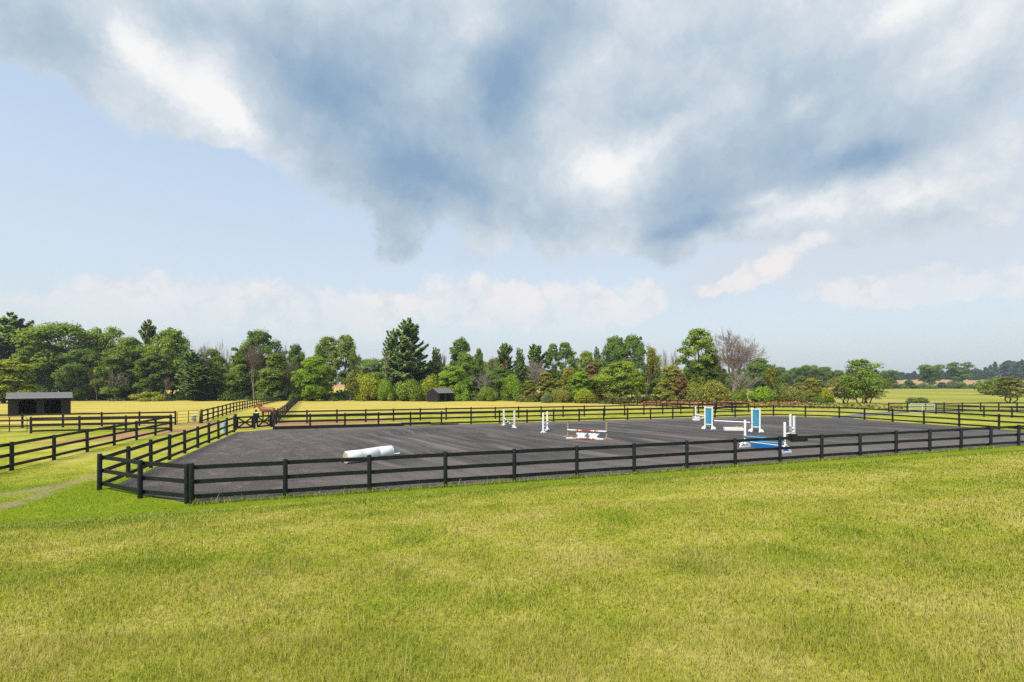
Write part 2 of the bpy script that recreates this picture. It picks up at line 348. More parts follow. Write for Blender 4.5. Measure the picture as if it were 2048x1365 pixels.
def lawn_colour(t, P, full=True):
    flat = t.vm('MULTIPLY', P, (1, 1, 0))
    sp = t.node('ShaderNodeSeparateXYZ'); t.l.new(P, sp.inputs[0])
    s = t.vm('DOT_PRODUCT', P, (NX, NY, 0)); r = t.vm('DOT_PRODUCT', P, (NY, -NX, 0))
    nb = t.noise(flat, .22, 4, .55); nm = t.noise(flat, .9, 5, .6); nf = t.noise(flat, 5, 4, .6)
    k = t.m('ADD', t.m('MULTIPLY', nb, .50), t.m('ADD', t.m('MULTIPLY', nm, .45), t.m('MULTIPLY', nf, .14)))
    # the mown plateau is drier than the bank below it
    dry = t.m('ADD', t.ss(s, 10.3, 12.4, .055, -.12), t.ss(s, 22, 32, 0, .18))
    k = t.m('ADD', k, dry)
    band = t.m('SINE', t.m('MULTIPLY', t.m('ADD', s, t.m('MULTIPLY', nb, 2.2)), 2.1))
    k = t.m('MULTIPLY_ADD', band, .028, k)
    c = t.mix(t.ss(k, .42, .61), LAWN_GREEN, LAWN_DRY)
    c = t.mix(t.m('MULTIPLY', t.ss(t.m('ADD', k, t.m('MULTIPLY', nf, .2)), .66, .84), .7), c, LAWN_STRAW)
    c = t.mix(t.m('MULTIPLY', t.ss(t.noise(flat, .55, 5, .65, dist=.8), .53, .74), .5), c, LAWN_LUSH)
    if not full: return c
    # hay-coloured paddocks
    str_n = t.noise(t.vm('MULTIPLY', t.vm('ADD', P, (0, 0, 0)), (.05, .35, 0)), 1, 5, .6)
    hay = t.mix(t.ss(str_n, .35, .68), (.53, .43, .085), (.76, .56, .15))
    hay = t.mix(t.m('MULTIPLY', t.ss(t.noise(t.vm('MULTIPLY', P, (.07, .16, 0)), 1, 5, .65), .45, .70), .5), hay, (.40, .39, .06))
    jag = t.m('MULTIPLY', t.m('SUBTRACT', t.noise(flat, .3, 3), .5), 5)
    midp = t.ss(t.m('ADD', s, jag), 60, 84)
    leftp = t.m('MULTIPLY', t.ss(t.m('ADD', s, jag), 58, 64), t.ss(t.m('ADD', r, t.m('MULTIPLY', jag, .4)), -14.5, -16.5))
    c = t.mix(t.m('MAXIMUM', midp, leftp), c, hay)
    # greener far meadow on the right
    far = t.m('MULTIPLY', t.ss(sp.outputs[0], 45, 60), t.ss(sp.outputs[1], 60, 75))
    meadow = t.mix(t.ss(t.noise(t.vm('MULTIPLY', P, (.02, .012, 0)), 1, 5), .42, .62), (.33, .34, .05), (.46, .40, .12))
    c = t.mix(far, c, meadow)
    crop = t.ss(t.m('ADD', sp.outputs[1], t.m('MULTIPLY', jag, 2)), 470, 490)
    c = t.mix(crop, c, t.mix(str_n, (.50, .30, .13), (.60, .38, .18)))
    # red clay, bare earth and the worn track
    clay = t.mix(t.noise(flat, 2, 5), (.42, .20, .11), (.55, .30, .18))
    for (u, v, ax, ay, rz) in CLAY:
        p = at(u, v); c = t.mix(t.m('MULTIPLY', patch(t, flat, p, ax, ay, rz, nz=nm), .85), c, clay)
    tr = t.m('MINIMUM', segdist(t, flat, [at(u, v) for u, v in TRACK[0]]), segdist(t, flat, [at(u, v) for u, v in TRACK[1]]))
    tm = t.ss(t.m('ADD', tr, t.m('MULTIPLY', t.m('SUBTRACT', t.m('ADD', nm, nf), 1.0), 2.2)), .05, .55, 1, 0)
    c = t.mix(t.m('MULTIPLY', tm, .85), c, t.mix(nf, (.30, .22, .12), (.44, .34, .21)))
    return c
CLAY = [(620, 848, 9.5, 1.7, .33), (680, 843, 7, 1.4, .33), (585, 851, 4, 1.2, .33), (525, 850, 2.5, 1.5, .3), (375, 850, 4.2, 1.5, .4), (412, 846, 2, 1.6, .9),
        (300, 866, 5, 1.6, 1.2), (215, 876, 4.5, 1.6, 1.2), (1440, 800, 14, 5, .2), (1330, 802, 8, 3, .2), (1390, 797, 12, 4, .2)]
TRACK = [[(-160, 1044), (0, 1014), (60, 996), (110, 978), (165, 960), (215, 945)], [(-120, 1002), (0, 990), (45, 985), (95, 977)]]
def blade_mat():
    m, t, b = mat('grass_blades')
    P = t.node('ShaderNodeNewGeometry').outputs['Position']
    c = lawn_colour(t, P, False)
    a = t.node('ShaderNodeAttribute', attribute_name='tint')
    c = t.mix(t.m('MULTIPLY', t.ss(a.outputs['Fac'], .62, .95), .8), c, (.62, .50, .18))
    c = t.mix(t.m('MULTIPLY', t.ss(a.outputs['Fac'], .36, .0), .8), c, (.10, .165, .016))
    t.put(b.inputs['Base Color'], c); b.inputs['Roughness'].default_value = .7; b.inputs['Specular IOR Level'].default_value = .03
    gn = t.node('ShaderNodeNewGeometry').outputs['Normal']
    t.l.new(t.vm('NORMALIZE', t.vm('ADD', t.vm('SCALE', gn, scale=.45), (0, 0, 1))), b.inputs['Normal'])
    tr = t.node('ShaderNodeBsdfTranslucent'); t.put(tr.inputs[0], c)
    mx = t.node('ShaderNodeMixShader'); mx.inputs[0].default_value = .3
    t.l.new(b.outputs[0], mx.inputs[1]); t.l.new(tr.outputs[0], mx.inputs[2]); t.l.new(mx.outputs[0], t.n['Material Output'].inputs[0])
    return m
def ground_mat():
    m, t, b = mat('ground_turf'); P = t.node('ShaderNodeNewGeometry').outputs['Position']
    c = lawn_colour(t, P, True)
    fine = t.noise(t.vm('MULTIPLY', P, (1, 1, 0)), 14, 5, .7)
    c = t.mix(t.ss(fine, .3, .7), t.vm('SCALE', c, scale=.58), t.vm('SCALE', c, scale=1.05))
    t.put(b.inputs['Base Color'], c); b.inputs['Roughness'].default_value = .9; b.inputs['Specular IOR Level'].default_value = .0
    bn = t.node('ShaderNodeBump'); bn.inputs['Strength'].default_value = .8; bn.inputs['Distance'].default_value = .08
    t.put(bn.inputs['Height'], t.noise(t.vm('MULTIPLY', P, (1, 1, 0)), 7, 6, .7)); t.l.new(bn.outputs[0], b.inputs['Normal'])
    return m
def arena_mat():
    m, t, b = mat('arena_footing'); P = t.node('ShaderNodeNewGeometry').outputs['Position']; fl = t.vm('MULTIPLY', P, (1, 1, 0))
    s = t.vm('DOT_PRODUCT', P, (NX, NY, 0)); r = t.vm('DOT_PRODUCT', P, (NY, -NX, 0))
    big = t.noise(fl, .16, 4, .55); mid = t.noise(fl, 1.1, 5, .6); grit = t.noise(fl, 28, 4, .75)
    # harrow lines run slantwise across the arena and bend round at the left end
    ang = t.m('ADD', t.m('MULTIPLY', s, .29), t.m('ADD', t.m('MULTIPLY', r, .95), t.m('MULTIPLY', t.m('SUBTRACT', t.noise(fl, .05, 2), .5), 7)))
    ring = t.vm('DISTANCE', fl, (-2.5, 38.5, 0))
    leftw = t.m('MULTIPLY', t.ss(r, 1, -5), t.ss(mid, .35, .6))
    coord = t.node('ShaderNodeMix', data_type='FLOAT'); t.put(coord.inputs[0], leftw); t.put(coord.inputs[2], ang); t.put(coord.inputs[3], ring)
    lines = t.m('SINE', t.m('MULTIPLY', t.m('ADD', coord.outputs[0], t.m('MULTIPLY', mid, .5)), 13))
    strk = t.noise(t.vm('ADD', t.vm('SCALE', (NX, NY, 0), scale=t.m('MULTIPLY', s, .07)), t.vm('SCALE', (NY, -NX, 0), scale=t.m('MULTIPLY', ang, .9))), 1, 5, .65)
    c = t.mix(t.ss(big, .36, .64), (.068, .060, .055), (.106, .091, .081))
    c = t.mix(t.m('MULTIPLY', t.ss(strk, .50, .66), .85), c, (.19, .166, .150))
    c = t.mix(t.m('MULTIPLY', t.ss(strk, .48, .32), .7), c, (.031, .029, .030))
    edge = t.m('MAXIMUM', t.ss(s, 27, 20.0), t.m('MAXIMUM', t.ss(r, 3, -7), t.ss(s, 43.5, 47.0)))
    c = t.mix(t.m('MULTIPLY', t.m('MULTIPLY', edge, t.ss(mid, .15, .55)), .8), c, (.175, .148, .130))
    c = t.mix(t.m('MULTIPLY', t.ss(lines, -.2, 1), t.m('MULTIPLY', t.ss(mid, .42, .62), t.m('MULTIPLY_ADD', leftw, .5, .32))), c, (.15, .130, .118))
    c = t.mix(t.ss(grit, .32, .72), t.vm('SCALE', c, scale=.62), t.vm('SCALE', c, scale=1.45))
    t.put(b.inputs['Base Color'], c); b.inputs['Roughness'].default_value = .95; b.inputs['Specular IOR Level'].default_value = .15
    bn = t.node('ShaderNodeBump'); bn.inputs['Strength'].default_value = .7; bn.inputs['Distance'].default_value = .05
    t.put(bn.inputs['Height'], t.m('ADD', t.m('MULTIPLY', lines, .25), grit)); t.l.new(bn.outputs[0], b.inputs['Normal'])
    return m

# ============================================================ ground
def build_ground():
    nr, na = 190, 220
    R = np.concatenate([[0.0], np.geomspace(1.0, 2200, nr-1)]); A = np.linspace(0, 2*np.pi, na, endpoint=False)
    rr, aa = np.meshgrid(R[1:], A, indexing='ij'); x = np.sin(aa)*rr; y = np.cos(aa)*rr
    V = np.concatenate([[[0, 0, tz(0, 0)]], np.stack([x, y, terrain(x, y)], -1).reshape(-1, 3)])
    fs = [(0, 1+(k+1) % na, 1+k) for k in range(na)]
    for i in range(nr-2):
        for k in range(na):
            a = 1+i*na+k; b = 1+i*na+(k+1) % na; fs.append((a, b, b+na, a+na))
    me = bpy.data.meshes.new('ground'); me.from_pydata(V.tolist(), [], fs); me.materials.append(ground_mat())
    me.polygons.foreach_set('use_smooth', [True]*len(fs)); me.update()
    import bmesh
    bm = bmesh.new(); bm.from_mesh(me); bmesh.ops.recalc_face_normals(bm, faces=bm.faces); bm.to_mesh(me); bm.free()
    if me.polygons[0].normal.z < 0: me.flip_normals()
    props(link('ground', me), kind='structure')
build_ground()
def rs(r, s): return Vector((NY*r+NX*s, -NX*r+NY*s, 0))     # fence-aligned coordinates -> world
A_FL0, A_FL1 = at(383, 1008), at(200, 979)                  # near-left chamfer
def arena():
    pts = [(-5.1, 19.55), (3, 19.47), (12, 19.40), (22, 19.38), (34, 19.47), (43, 19.55), (55.9, 19.55), (55.9, 42), (51.5, 47.45), (-6.9, 48.35), (-9.05, 46.3), (-9.05, 23.6)]
    # outline with a slightly ragged edge
    rnd = random.Random(5); out = []
    for i, p in enumerate(pts):
        q = pts[(i+1) % len(pts)]; L = math.dist(p, q); n = max(1, int(L/.8))
        for k in range(n):
            f = k/n; j = rnd.uniform(-.09, .09) if k else 0
            dx, dy = (q[0]-p[0])/L, (q[1]-p[1])/L
            out.append(rs(p[0]+(q[0]-p[0])*f-dy*j, p[1]+(q[1]-p[1])*f+dx*j))
    me = bpy.data.meshes.new('arena_footing'); me.from_pydata([(p.x, p.y, .03) for p in out], [], [tuple(range(len(out)))]); me.materials.append(arena_mat())
    if me.polygons[0].normal.z < 0: me.flip_normals()
    props(link('riding_arena', me), kind='structure')
arena()
def strip(name, pts, w, m, dz=.02, step=2.0):
    P = []
    for a, b in zip(pts[:-1], pts[1:]):
        n = max(1, int((b-a).length/step))
        P += [a+(b-a)*(k/n) for k in range(n)]
    P.append(pts[-1]); vs, fs = [], []
    rnd = random.Random(3)
    for i, p in enumerate(P):
        d = (P[min(i+1, len(P)-1)]-P[max(i-1, 0)]); d.z = 0; d.normalize(); q = Vector((-d.y, d.x, 0))
        for k in (-1, -.33, .33, 1):
            e = p+q*(k*w/2+(rnd.uniform(-.15, .15) if abs(k) == 1 else 0)); vs.append((e.x, e.y, tz(e.x, e.y)+dz))
        if i:
            for k in range(3): a = (i-1)*4+k; fs.append((a, a+1, a+5, a+4))
    me = bpy.data.meshes.new(name); me.from_pydata(vs, [], fs); me.materials.append(m)
    if me.polygons[0].normal.z < 0: me.flip_normals()
    return props(link(name, me), kind='structure')
M['gravel'] = paint('pale_gravel', (.155, .16, .155), .95, .5, 1.5, (.17, .19, .08), .6, .3)
strip('gravel_road', [at(1640, 845), at(1690, 835), at(1745, 828.5), at(1800, 825), at(1900, 822.6), at(2060, 822.3), at(2300, 822.3)], 2.3, M['gravel'])

# ============================================================ grass blades (nobody could count them)
def track_dist(x, y):
    best = np.full(x.shape, 1e9)
    for pl in TRACK:
        q = [at(u, v) for u, v in pl]
        for a, b in zip(q[:-1], q[1:]):
            dx, dy = b.x-a.x, b.y-a.y; h = np.clip(((x-a.x)*dx+(y-a.y)*dy)/(dx*dx+dy*dy), 0, 1); best = np.minimum(best, np.hypot(x-a.x-dx*h, y-a.y-dy*h))
    return best
def build_grass():
    rng = np.random.default_rng(11)
    P, H, Wd = [], [], []
    bands = [(2.3, 4.2, 8000, .042, .0032), (4.2, 6.5, 3800, .038, .0048), (6.5, 10, 1600, .034, .0075), (10, 15, 620, .032, .012), (15, 24, 180, .03, .02)]
    for y0, y1, dens, h, w in bands:
        xm = y1*1.22+2.5; n = int((y1-y0)*2*xm*dens)
        y = rng.uniform(y0, y1, n); x = rng.uniform(-xm, xm, n)
        s = NX*x+NY*y; r = NY*x-NX*y
        keep = (np.abs(x) < y*1.16+1.9)
        inside = (s > 19.75+rng.uniform(-.1, .15, n)) & (r > -9.1) & (s+r*-.92 > 19.6+.92*5.2-.3*0-0) if False else ((s > 19.62-.15*4*np.clip((r+5.2)/48.5, 0, 1)*(1-np.clip((r+5.2)/48.5, 0, 1))) & (r > -9.1) & ((s-19.6)*4.1+(r+5.24)*3.8 > 0))
        keep &= ~inside
        keep &= ~((track_dist(x, y) < .55*rng.uniform(.0, 1.2, n)))
        x, y = x[keep], y[keep]; n = len(x)
        P.append(np.stack([x, y, terrain(x, y)-.004], -1)); H.append(h*rng.lognormal(0, .32, n)); Wd.append(w*rng.uniform(.6, 1.3, n))
    # taller tufts at the foot of the near fence posts and boards
    n = 9000; r = rng.uniform(-5.2, 40, n); s = 19.42-.15*4*np.clip((r+5.2)/48.5, 0, 1)*(1-np.clip((r+5.2)/48.5, 0, 1))+rng.normal(0, .09, n)
    x = NY*r+NX*s; y = -NX*r+NY*s; P.append(np.stack([x, y, terrain(x, y)], -1)); H.append(.11*rng.lognormal(0, .35, n)); Wd.append(np.full(n, .016))
    P = np.concatenate(P); H = np.concatenate(H); Wd = np.concatenate(Wd); n = len(P)
    # clumping: neighbouring blades share height and lean
    cl = np.sin(P[:, 0]*3.1+1.3*np.sin(P[:, 1]*2.3))*np.sin(P[:, 1]*3.7+1.1*np.sin(P[:, 0]*1.7))
    H *= 1+.28*cl
    tall = rng.random(n) < .012; H[tall] *= rng.uniform(1.6, 2.6, tall.sum())
    a = rng.uniform(0, 2*np.pi, n); lean = rng.uniform(.1, 1.15, n)*H
    wx = np.cos(a+1.57)*Wd/2; wy = np.sin(a+1.57)*Wd/2
    lx = np.cos(a)*lean; ly = np.sin(a)*lean
    V = np.empty((n, 5, 3))
    V[:, 0] = P+np.stack([-wx, -wy, 0*H], -1); V[:, 1] = P+np.stack([wx, wy, 0*H], -1)
    mid = P+np.stack([lx*.35, ly*.35, H*.6], -1)
    V[:, 2] = mid+np.stack([wx*.8, wy*.8, 0*H], -1); V[:, 3] = mid-np.stack([wx*.8, wy*.8, 0*H], -1)
    V[:, 4] = P+np.stack([lx, ly, H], -1)
    idx = (np.arange(n)*5)[:, None]
    loops = np.concatenate([idx+np.array([0, 1, 2, 3]), idx+np.array([3, 2, 4])], 1).reshape(-1)
    start = (np.arange(n)[:, None]*7+np.array([0, 4])).reshape(-1)
    me = bpy.data.meshes.new('grass'); me.vertices.add(n*5); me.vertices.foreach_set('co', V.reshape(-1))
    me.loops.add(len(loops)); me.loops.foreach_set('vertex_index', loops.astype(np.int32))
    me.polygons.add(n*2); me.polygons.foreach_set('loop_start', start.astype(np.int32))
    me.update(calc_edges=True); me.materials.append(blade_mat())
    at_ = me.attributes.new('tint', 'FLOAT', 'POINT'); at_.data.foreach_set('value', np.repeat(rng.random(n), 5))
    props(link('grass', me), 'short mown summer grass covering the near lawn and bank', 'grass', kind='stuff')
build_grass()

# ============================================================ board fences
def post_mesh(name, r, h, m):
    b = MB(); n = 12
    prof = [(r*1.02, -.25), (r, .1), (r*.97, h-.03), (r*.86, h), (.0, h+.006)]
    vs, fs = [], []
    for q, z in prof[:-1]:
        for k in range(n): a = 2*math.pi*k/n; vs.append((math.cos(a)*q, math.sin(a)*q, z))
    for i in range(len(prof)-2):
        for k in range(n): fs.append((i*n+k, i*n+(k+1) % n, (i+1)*n+(k+1) % n, (i+1)*n+k))
    b.add(vs, fs, 0, True); b.add(vs[-n:], [tuple(range(n))]); return b.mesh(name, m)
def rail_mesh(name, m):
    """unit-length board along +X with worn, slightly bowed edges"""
    b = MB(); n = 4; h, th = .076, .02; vs = []; fs = []
    for i in range(n+1):
        x = i/n; z = .008*math.sin(math.pi*x)
        vs += [(x, -th, -h+z), (x, th, -h+z), (x, th, h+z), (x, -th, h+z)]
    for i in range(n):
        for k in range(4): a = i*4+k; c = i*4+(k+1) % 4; fs.append((a, c, c+4, a+4))
    b.add(vs, fs); b.add(vs[:4], [(0, 1, 2, 3)]); b.add(vs[-4:], [(3, 2, 1, 0)]); return b.mesh(name, m)
PH = 1.42; RAILZ = (1.272, .742, .225)
PM = {k: post_mesh('post', .086, PH, M[k]) for k in ('fence', 'fence2')}
RM = {k: rail_mesh('rail', M[k]) for k in ('fence', 'fence2')}
frnd = random.Random(77)
FG = 'board fences round the arena, lanes and paddocks'
def fence(label, pts, mk='fence', side=1, bays=1, spacing=3.0, name='board_fence', ends=(True, True), exact=False, h=1.0):
    """pts: polyline of ground points; posts at even spacing (or exactly at the points), boards nailed to one side"""
    pts = [Vector((p[0], p[1], 0)) for p in pts]; posts = [pts[0]]
    for a, b in zip(pts[:-1], pts[1:]):
        n = 1 if exact else max(1, round((b-a).length/spacing))
        posts += [a+(b-a)*(k/n) for k in range(1, n+1)]
    o0 = posts[0]; root = empty(name, (o0.x, o0.y, tz(o0.x, o0.y)), 0, label, 'fence', FG); base = root.location
    G = [Vector((p.x, p.y, tz(p.x, p.y))) for p in posts]
    for i, p in enumerate(G):
        if (i == 0 and not ends[0]) or (i == len(G)-1 and not ends[1]): continue
        link('post', PM[mk], root, p-base, (frnd.uniform(-.012, .012), frnd.uniform(-.012, .012), frnd.uniform(0, 6)), (1, 1, h*frnd.uniform(.985, 1.015)))
    i = 0
    while i < len(G)-1:
        j = min(i+bays, len(G)-1)
        while j > i+1 and (G[j]-G[i]).normalized().dot((G[i+1]-G[i]).normalized()) < .9995: j -= 1
        a, b = G[i], G[j]; d = b-a; L = d.length; q = Vector((-d.y, d.x, 0)).normalized()*side*.108
        for z in RAILZ:
            za, zb = z*h+frnd.uniform(-.012, .012), z*h+frnd.uniform(-.012, .012)
            A = a+q+Vector((0, 0, za)); B = b+q+Vector((0, 0, zb)); dd = B-A
            rz = math.atan2(dd.y, dd.x); ry = -math.atan2(dd.z, math.hypot(dd.x, dd.y))
            link('rail', RM[mk], root, A-base, (0, ry, rz), (dd.length, 1, 1))
        i = j
    return root
# arena
P1, P2 = at(383, 1008), at(2037, 892)
dirf = (P2-P1).normalized(); P3 = P1+dirf*(P2-P1).length*1.2
front = [(P1+(P2-P1)*(k/16))*(1-.006*4*k/16*(1-k/16)) for k in range(17)]+[P2+(P2-P1)*(k/16) for k in (1, 2, 3, 4)]
fence('black three-board fence along the near side of the dark arena', front, side=1, exact=True)
fence('short two-bay black fence cutting off the near left corner of the arena', [P1+Vector((-.2, .06, 0)), at(280.5, 997), at(199, 980)], side=-1, exact=True)
lf = [(199, 980), (247.5, 962.6), (290.5, 947), (318, 938), (342.5, 925.5), (370.5, 911.5), (393, 900), (412.5, 890.8), (429.7, 883.4), (445, 875.8), (457.5, 870.6), (468.5, 865.2)]
a0, a1 = at(*lf[0]), at(*lf[-1])
left = [a0+(a1-a0)*(k/9) for k in range(10)]
fence('black board fence along the left side of the arena up to the crossbuck gates', left, side=-1, exact=True, ends=(False, True))
bk0, bk1 = at(547.5, 860), at(1547, 832.5)
backf = fence('black board fence along the far side of the arena with low kick boards', [bk0, bk1], side=-1)
rc, re = at(1678.5, 836.5), front[-1]
fence('black board fence across the right end of the arena', [bk1, rc, rs(56.2, 24), re], side=-1, ends=(False, False))
# kick boards at the foot of the far arena fence
dk = (bk1-bk0).normalized(); nk = Vector((dk.y, -dk.x, 0))
for (f0, f1, z0, hh, off) in ((0, 6.1, .03, .30, .17), (6.0, 11.6, .05, .19, .20), (11.3, 14.2, .12, .26, .16), (14.2, 17.0, .03, .10, .16)):
    A = bk0+dk*f0+nk*off; B = bk0+dk*f1+nk*off
    b = MB(); b.beam((A.x-bk0.x, A.y-bk0.y, z0+hh/2), (B.x-bk0.x, B.y-bk0.y, z0+hh/2), .06, hh); o = b.obj('kick_board', M['fence'], backf); 
# paddocks and lanes
pk0, pk1 = at(552, 849), at(1497, 825.2)
fence('brown-black fence along the front of the middle paddock, parallel behind the arena', [pk0, pk1], 'fence2', -1)
fence('brown-black fence down the right side of the middle paddock, meeting the wood', [pk1, at(1433, 820.8), at(1257, 811.5), at(1140, 806), at(1062, 803)], 'fence2', 1, 2)
fence('black fence left of the arena across the grass lane, cut by the frame', [at(342.8, 863.5), at(23.4, 941.5), at(-95, 970)], 'fence', -1, ends=(True, True))
fence('brown-black fence before the left shed, nearer of two, ending at a metal gate', [at(341, 861.5), at(62, 867.5)], 'fence2', 1)
fence('brown-black fence before the left shed, farther of the two crossing there', [at(351, 850.2), at(-40, 859)], 'fence2', 1)
laneL = [at(404, 847), at(490, 818.5), at(567.5, 797.6)]
laneR = [at(553, 847.5), at(572, 829), at(600, 797.8)]
fence('brown-black fence along the left of the long lane, leading back to the wood', laneL, 'fence2', 1, 2)
fence('brown-black fence along the right of the long lane, behind the chestnut horse', laneR, 'fence2', -1, 2)
fence('far thin fence at the foot of the wood behind the left paddock', [laneL[-1], at(420, 798.6), at(240, 799.6), at(-60, 801)], 'fence2', 1, 6)
fence('far thin fence at the foot of the wood behind the middle paddock', [laneR[-1], at(640, 797.6), at(760, 797.6), at(880, 799), at(960, 801.2), at(1062, 803)], 'fence2', -1, 6, ends=(True, False))
fence('black fence farthest right, standing behind the galvanised gate', [at(1777.5, 824.7), at(2034, 824), at(2190, 824)], 'fence2', 1)
fence('black fence running from the galvanised gate to the right frame edge', [at(1872, 828.6), at(1917.5, 830.6), at(1968, 834), at(2024, 836), at(2110, 842)], 'fence2', 1, exact=True)

# ============================================================ gates
def xgate(label, a, b, posts=(True, True)):
    d = b-a; L = d.length; root = empty('crossbuck_gate', a, math.atan2(d.y, d.x), label, 'gate', 'crossbuck gates at the far left corner of the arena')
    g = MB()
    for z in (.17, 1.12): g.box((L/2, 0, z), (L-.24, .05, .15))
    for x in (.17, L-.17): g.box((x, .003, .645), (.13, .045, .80))
    g.box((L/2, .0, .645), (L-.47, .04, .13)); g.obj('gate_frame', M['fence'], root)
    for s, y in ((1, -.045), (-1, .045)):
        c = MB(); c.beam((.22, y, .645-s*.42), (L-.22, y, .645+s*.42), .035, .13); c.obj('brace', M['fence'], root)
    for x, k in ((0, posts[0]), (L, posts[1])):
        if k: link('gate_post', PM['fence'], root, (x, 0, 0), None, (1.35, 1.35, 1.02))
    h = MB(); h.box((.2, -.06, 1.0), (.3, .02, .05)); h.box((.2, -.06, .3), (.3, .02, .05)); h.obj('hinge', M['steel'], root)
g0, g1, g2 = at(471, 860.4), at(508.5, 857.8), at(543, 854.4)
xgate('crossbuck gate next to the left arena fence, the left one of the pair', g0, g1, (True, True))
xgate('crossbuck gate before the chestnut horse, the right one of the pair', g1+Vector((.12, .05, 0)), g2, (False, True))
def tubegate(label, a, b, m, h=1.25, bars=5, posts=(False, False), name='tube_gate', mid=1, r=.024):
    d = b-a; L = d.length; root = empty(name, a, math.atan2(d.y, d.x), label, 'gate', 'tubular metal gates')
    z0, z1 = .12, .12+h; x0, x1 = .1, L-.1; c = .16
    fr = MB(); pts = [(x0, 0, z0), (x0, 0, z1-c)]+[(x0+c-c*math.cos(t), 0, z1-c+c*math.sin(t)) for t in (.4, .8, 1.2, 1.57)]+[(x1-c+c*math.sin(t), 0, z1-c+c*math.cos(t)) for t in (0, .4, .8, 1.2, 1.57)]+[(x1, 0, z0), (x0, 0, z0)]
    fr.tube(pts, r, 8); fr.obj('gate_frame', m, root)
    for k in range(1, bars-1):
        q = MB(); z = z0+(z1-z0)*k/(bars-1); q.tube([(x0, 0, z), (x1, 0, z)], r*.75, 6); q.obj('bar', m, root)
    for k in range(1, mid+1):
        q = MB(); x = x0+(x1-x0)*k/(mid+1); q.box((x, 0, (z0+z1)/2), (.05, .06, z1-z0-.04)); q.obj('upright', m, root)
    hg = MB(); hg.box((.04, 0, z0+.25), (.12, .04, .04)); hg.box((.04, 0, z1-.25), (.12, .04, .04)); hg.obj('hinge', M['steel'], root)
    for x, k in ((0, posts[0]), (L, posts[1])):
        if k: link('gate_post', PM['fence2'], root, (x, 0, 0), (0, math.radians(k) if k is not True else 0, 0), (1.2, 1.2, 1.03))
    return root
tubegate('brown tubular gate with a grey bin behind it, between board fences', at(352.5, 850.3), at(400.5, 846.8), M['steel'], posts=(False, 5))
tubegate('brown tubular gate before the left shed, cut by the left frame edge', at(57, 866.2), at(-20, 867.6), M['steel'])
tubegate('dark tubular gate standing in front of the chestnut horse', at(512, 847.2), at(550.5, 847.8), M['navy'], 1.2, 5, (True, False), mid=2)
tubegate('pale galvanised gate beyond the right end of the arena', at(1818, 827.2), at(1871.5, 828.2), M['galv'], 1.25, 6, (False, False), mid=1, r=.034)

# ============================================================ run-in sheds
def shed(label, corner, dirv, L, D, hf, hr, hb, over, group, ridge=.5):
    """corner: near-left base of the open front; dirv: along the front; roof ridge parallel to the front"""
    rz = math.atan2(dirv.y, dirv.x); root = empty('run_in_shed', corner, rz, label, 'shed', group)
    jam, post, th = .95, .75, .09
    w = MB()
    for x, wd in ((jam/2, jam), (L/2, post), (L-jam/2, jam)): w.box((x, th/2, hf/2-.1), (wd, th, hf+.2))
    w.box((L/2, th/2+.004, hf-.14), (L-.02, th, .28))
    ow = (L-2*jam-post)/2
    for x0 in (jam, jam+ow+post):
        c = .42
        for xx, s in ((x0, 1), (x0+ow, -1)):
            w.prism([(xx, hf-.28-c), (xx, hf-.28), (xx+s*c, hf-.28), (xx+s*c*.55, hf-.28-c*.2), (xx+s*c*.2, hf-.28-c*.55)][::s], .01, th-.006)
    w.obj('front_wall', M['shed'], root)
    for x in (th/2, L-th/2):
        s = MB(); yr = D*ridge
        poly = [(th, -.2), (D, -.2), (D, hb), (yr, hr-.05), (th, hf-.02)]
        s.prism(poly, x-th/2, x+th/2, axis='x'); o = s.obj('side_wall', M['shed'], root)
        for k in range(1, int(D/.3)):       # board battens
            bt = None
    bw = MB(); bw.box((L/2, D-th/2, hb/2-.1), (L-2*th-.01, th, hb+.2)); bw.obj('back_wall', M['shed_in'], root)
    dv = MB(); dv.box((L/2, D/2, hf*.45), (.06, D-.3, hf*.9)); dv.obj('partition', M['shed_in'], root)
    kb = MB(); kb.box((L/2, -.03, .12), (L, .05, .22)); kb.obj('sill_board', M['shed'], root)
    yr = D*ridge; e = over
    def slope(y0, z0, y1, z1):
        d = Vector((0, y1-y0, z1-z0)); n = Vector((0, -d.z, d.y)).normalized()*.07
        x0, x1 = -.18, L+.18
        return [(x0, y0, z0), (x1, y0, z0), (x1, y1, z1), (x0, y1, z1)], n
    r = MB(); gf = (hr-hf)/yr; gb = (hr-hb)/(D-yr)
    for (y0, z0, y1, z1) in ((-e, hf-gf*e, yr, hr), (D+.2, hb-gb*.2, yr, hr)):
        q, n = slope(y0, z0, y1, z1); n = n if n.z > 0 else -n
        top = [tuple(Vector(p)+n) for p in q]
        r.add(q+top, [(0, 1, 2, 3), (7, 6, 5, 4), (0, 4, 5, 1), (1, 5, 6, 2), (2, 6, 7, 3), (3, 7, 4, 0)])
    rf = r.obj('roof', M['shingle'], root)
    fa = MB(); fa.box((L/2, -e-.015, hf-gf*e-.03), (L+.36, .03, .16)); fa.obj('fascia', M['shed'], rf)
    if True:
        dr = MB(); dr.tube([(-.18, -e-.02, hf-gf*e+.075), (L+.18, -e-.02, hf-gf*e+.075)], .022, 6); dr.obj('drip_edge', M['galv'], rf)
    return root
SG = 'open-fronted horse shelters in the paddocks'
shed('wide dark shed with two arched openings in the left paddock, at the left edge', at(15.5, 833.2), Vector((.72, .69, 0)), 5.9, 3.0, 2.36, 2.93, 2.1, .4, SG)
shed('small dark shed showing its gable end in the middle paddock, before the wood', at(875.6, 804.4), Vector((.56, .83, 0)), 6.2, 4.1, 2.65, 3.65, 2.65, .5, SG, .42)

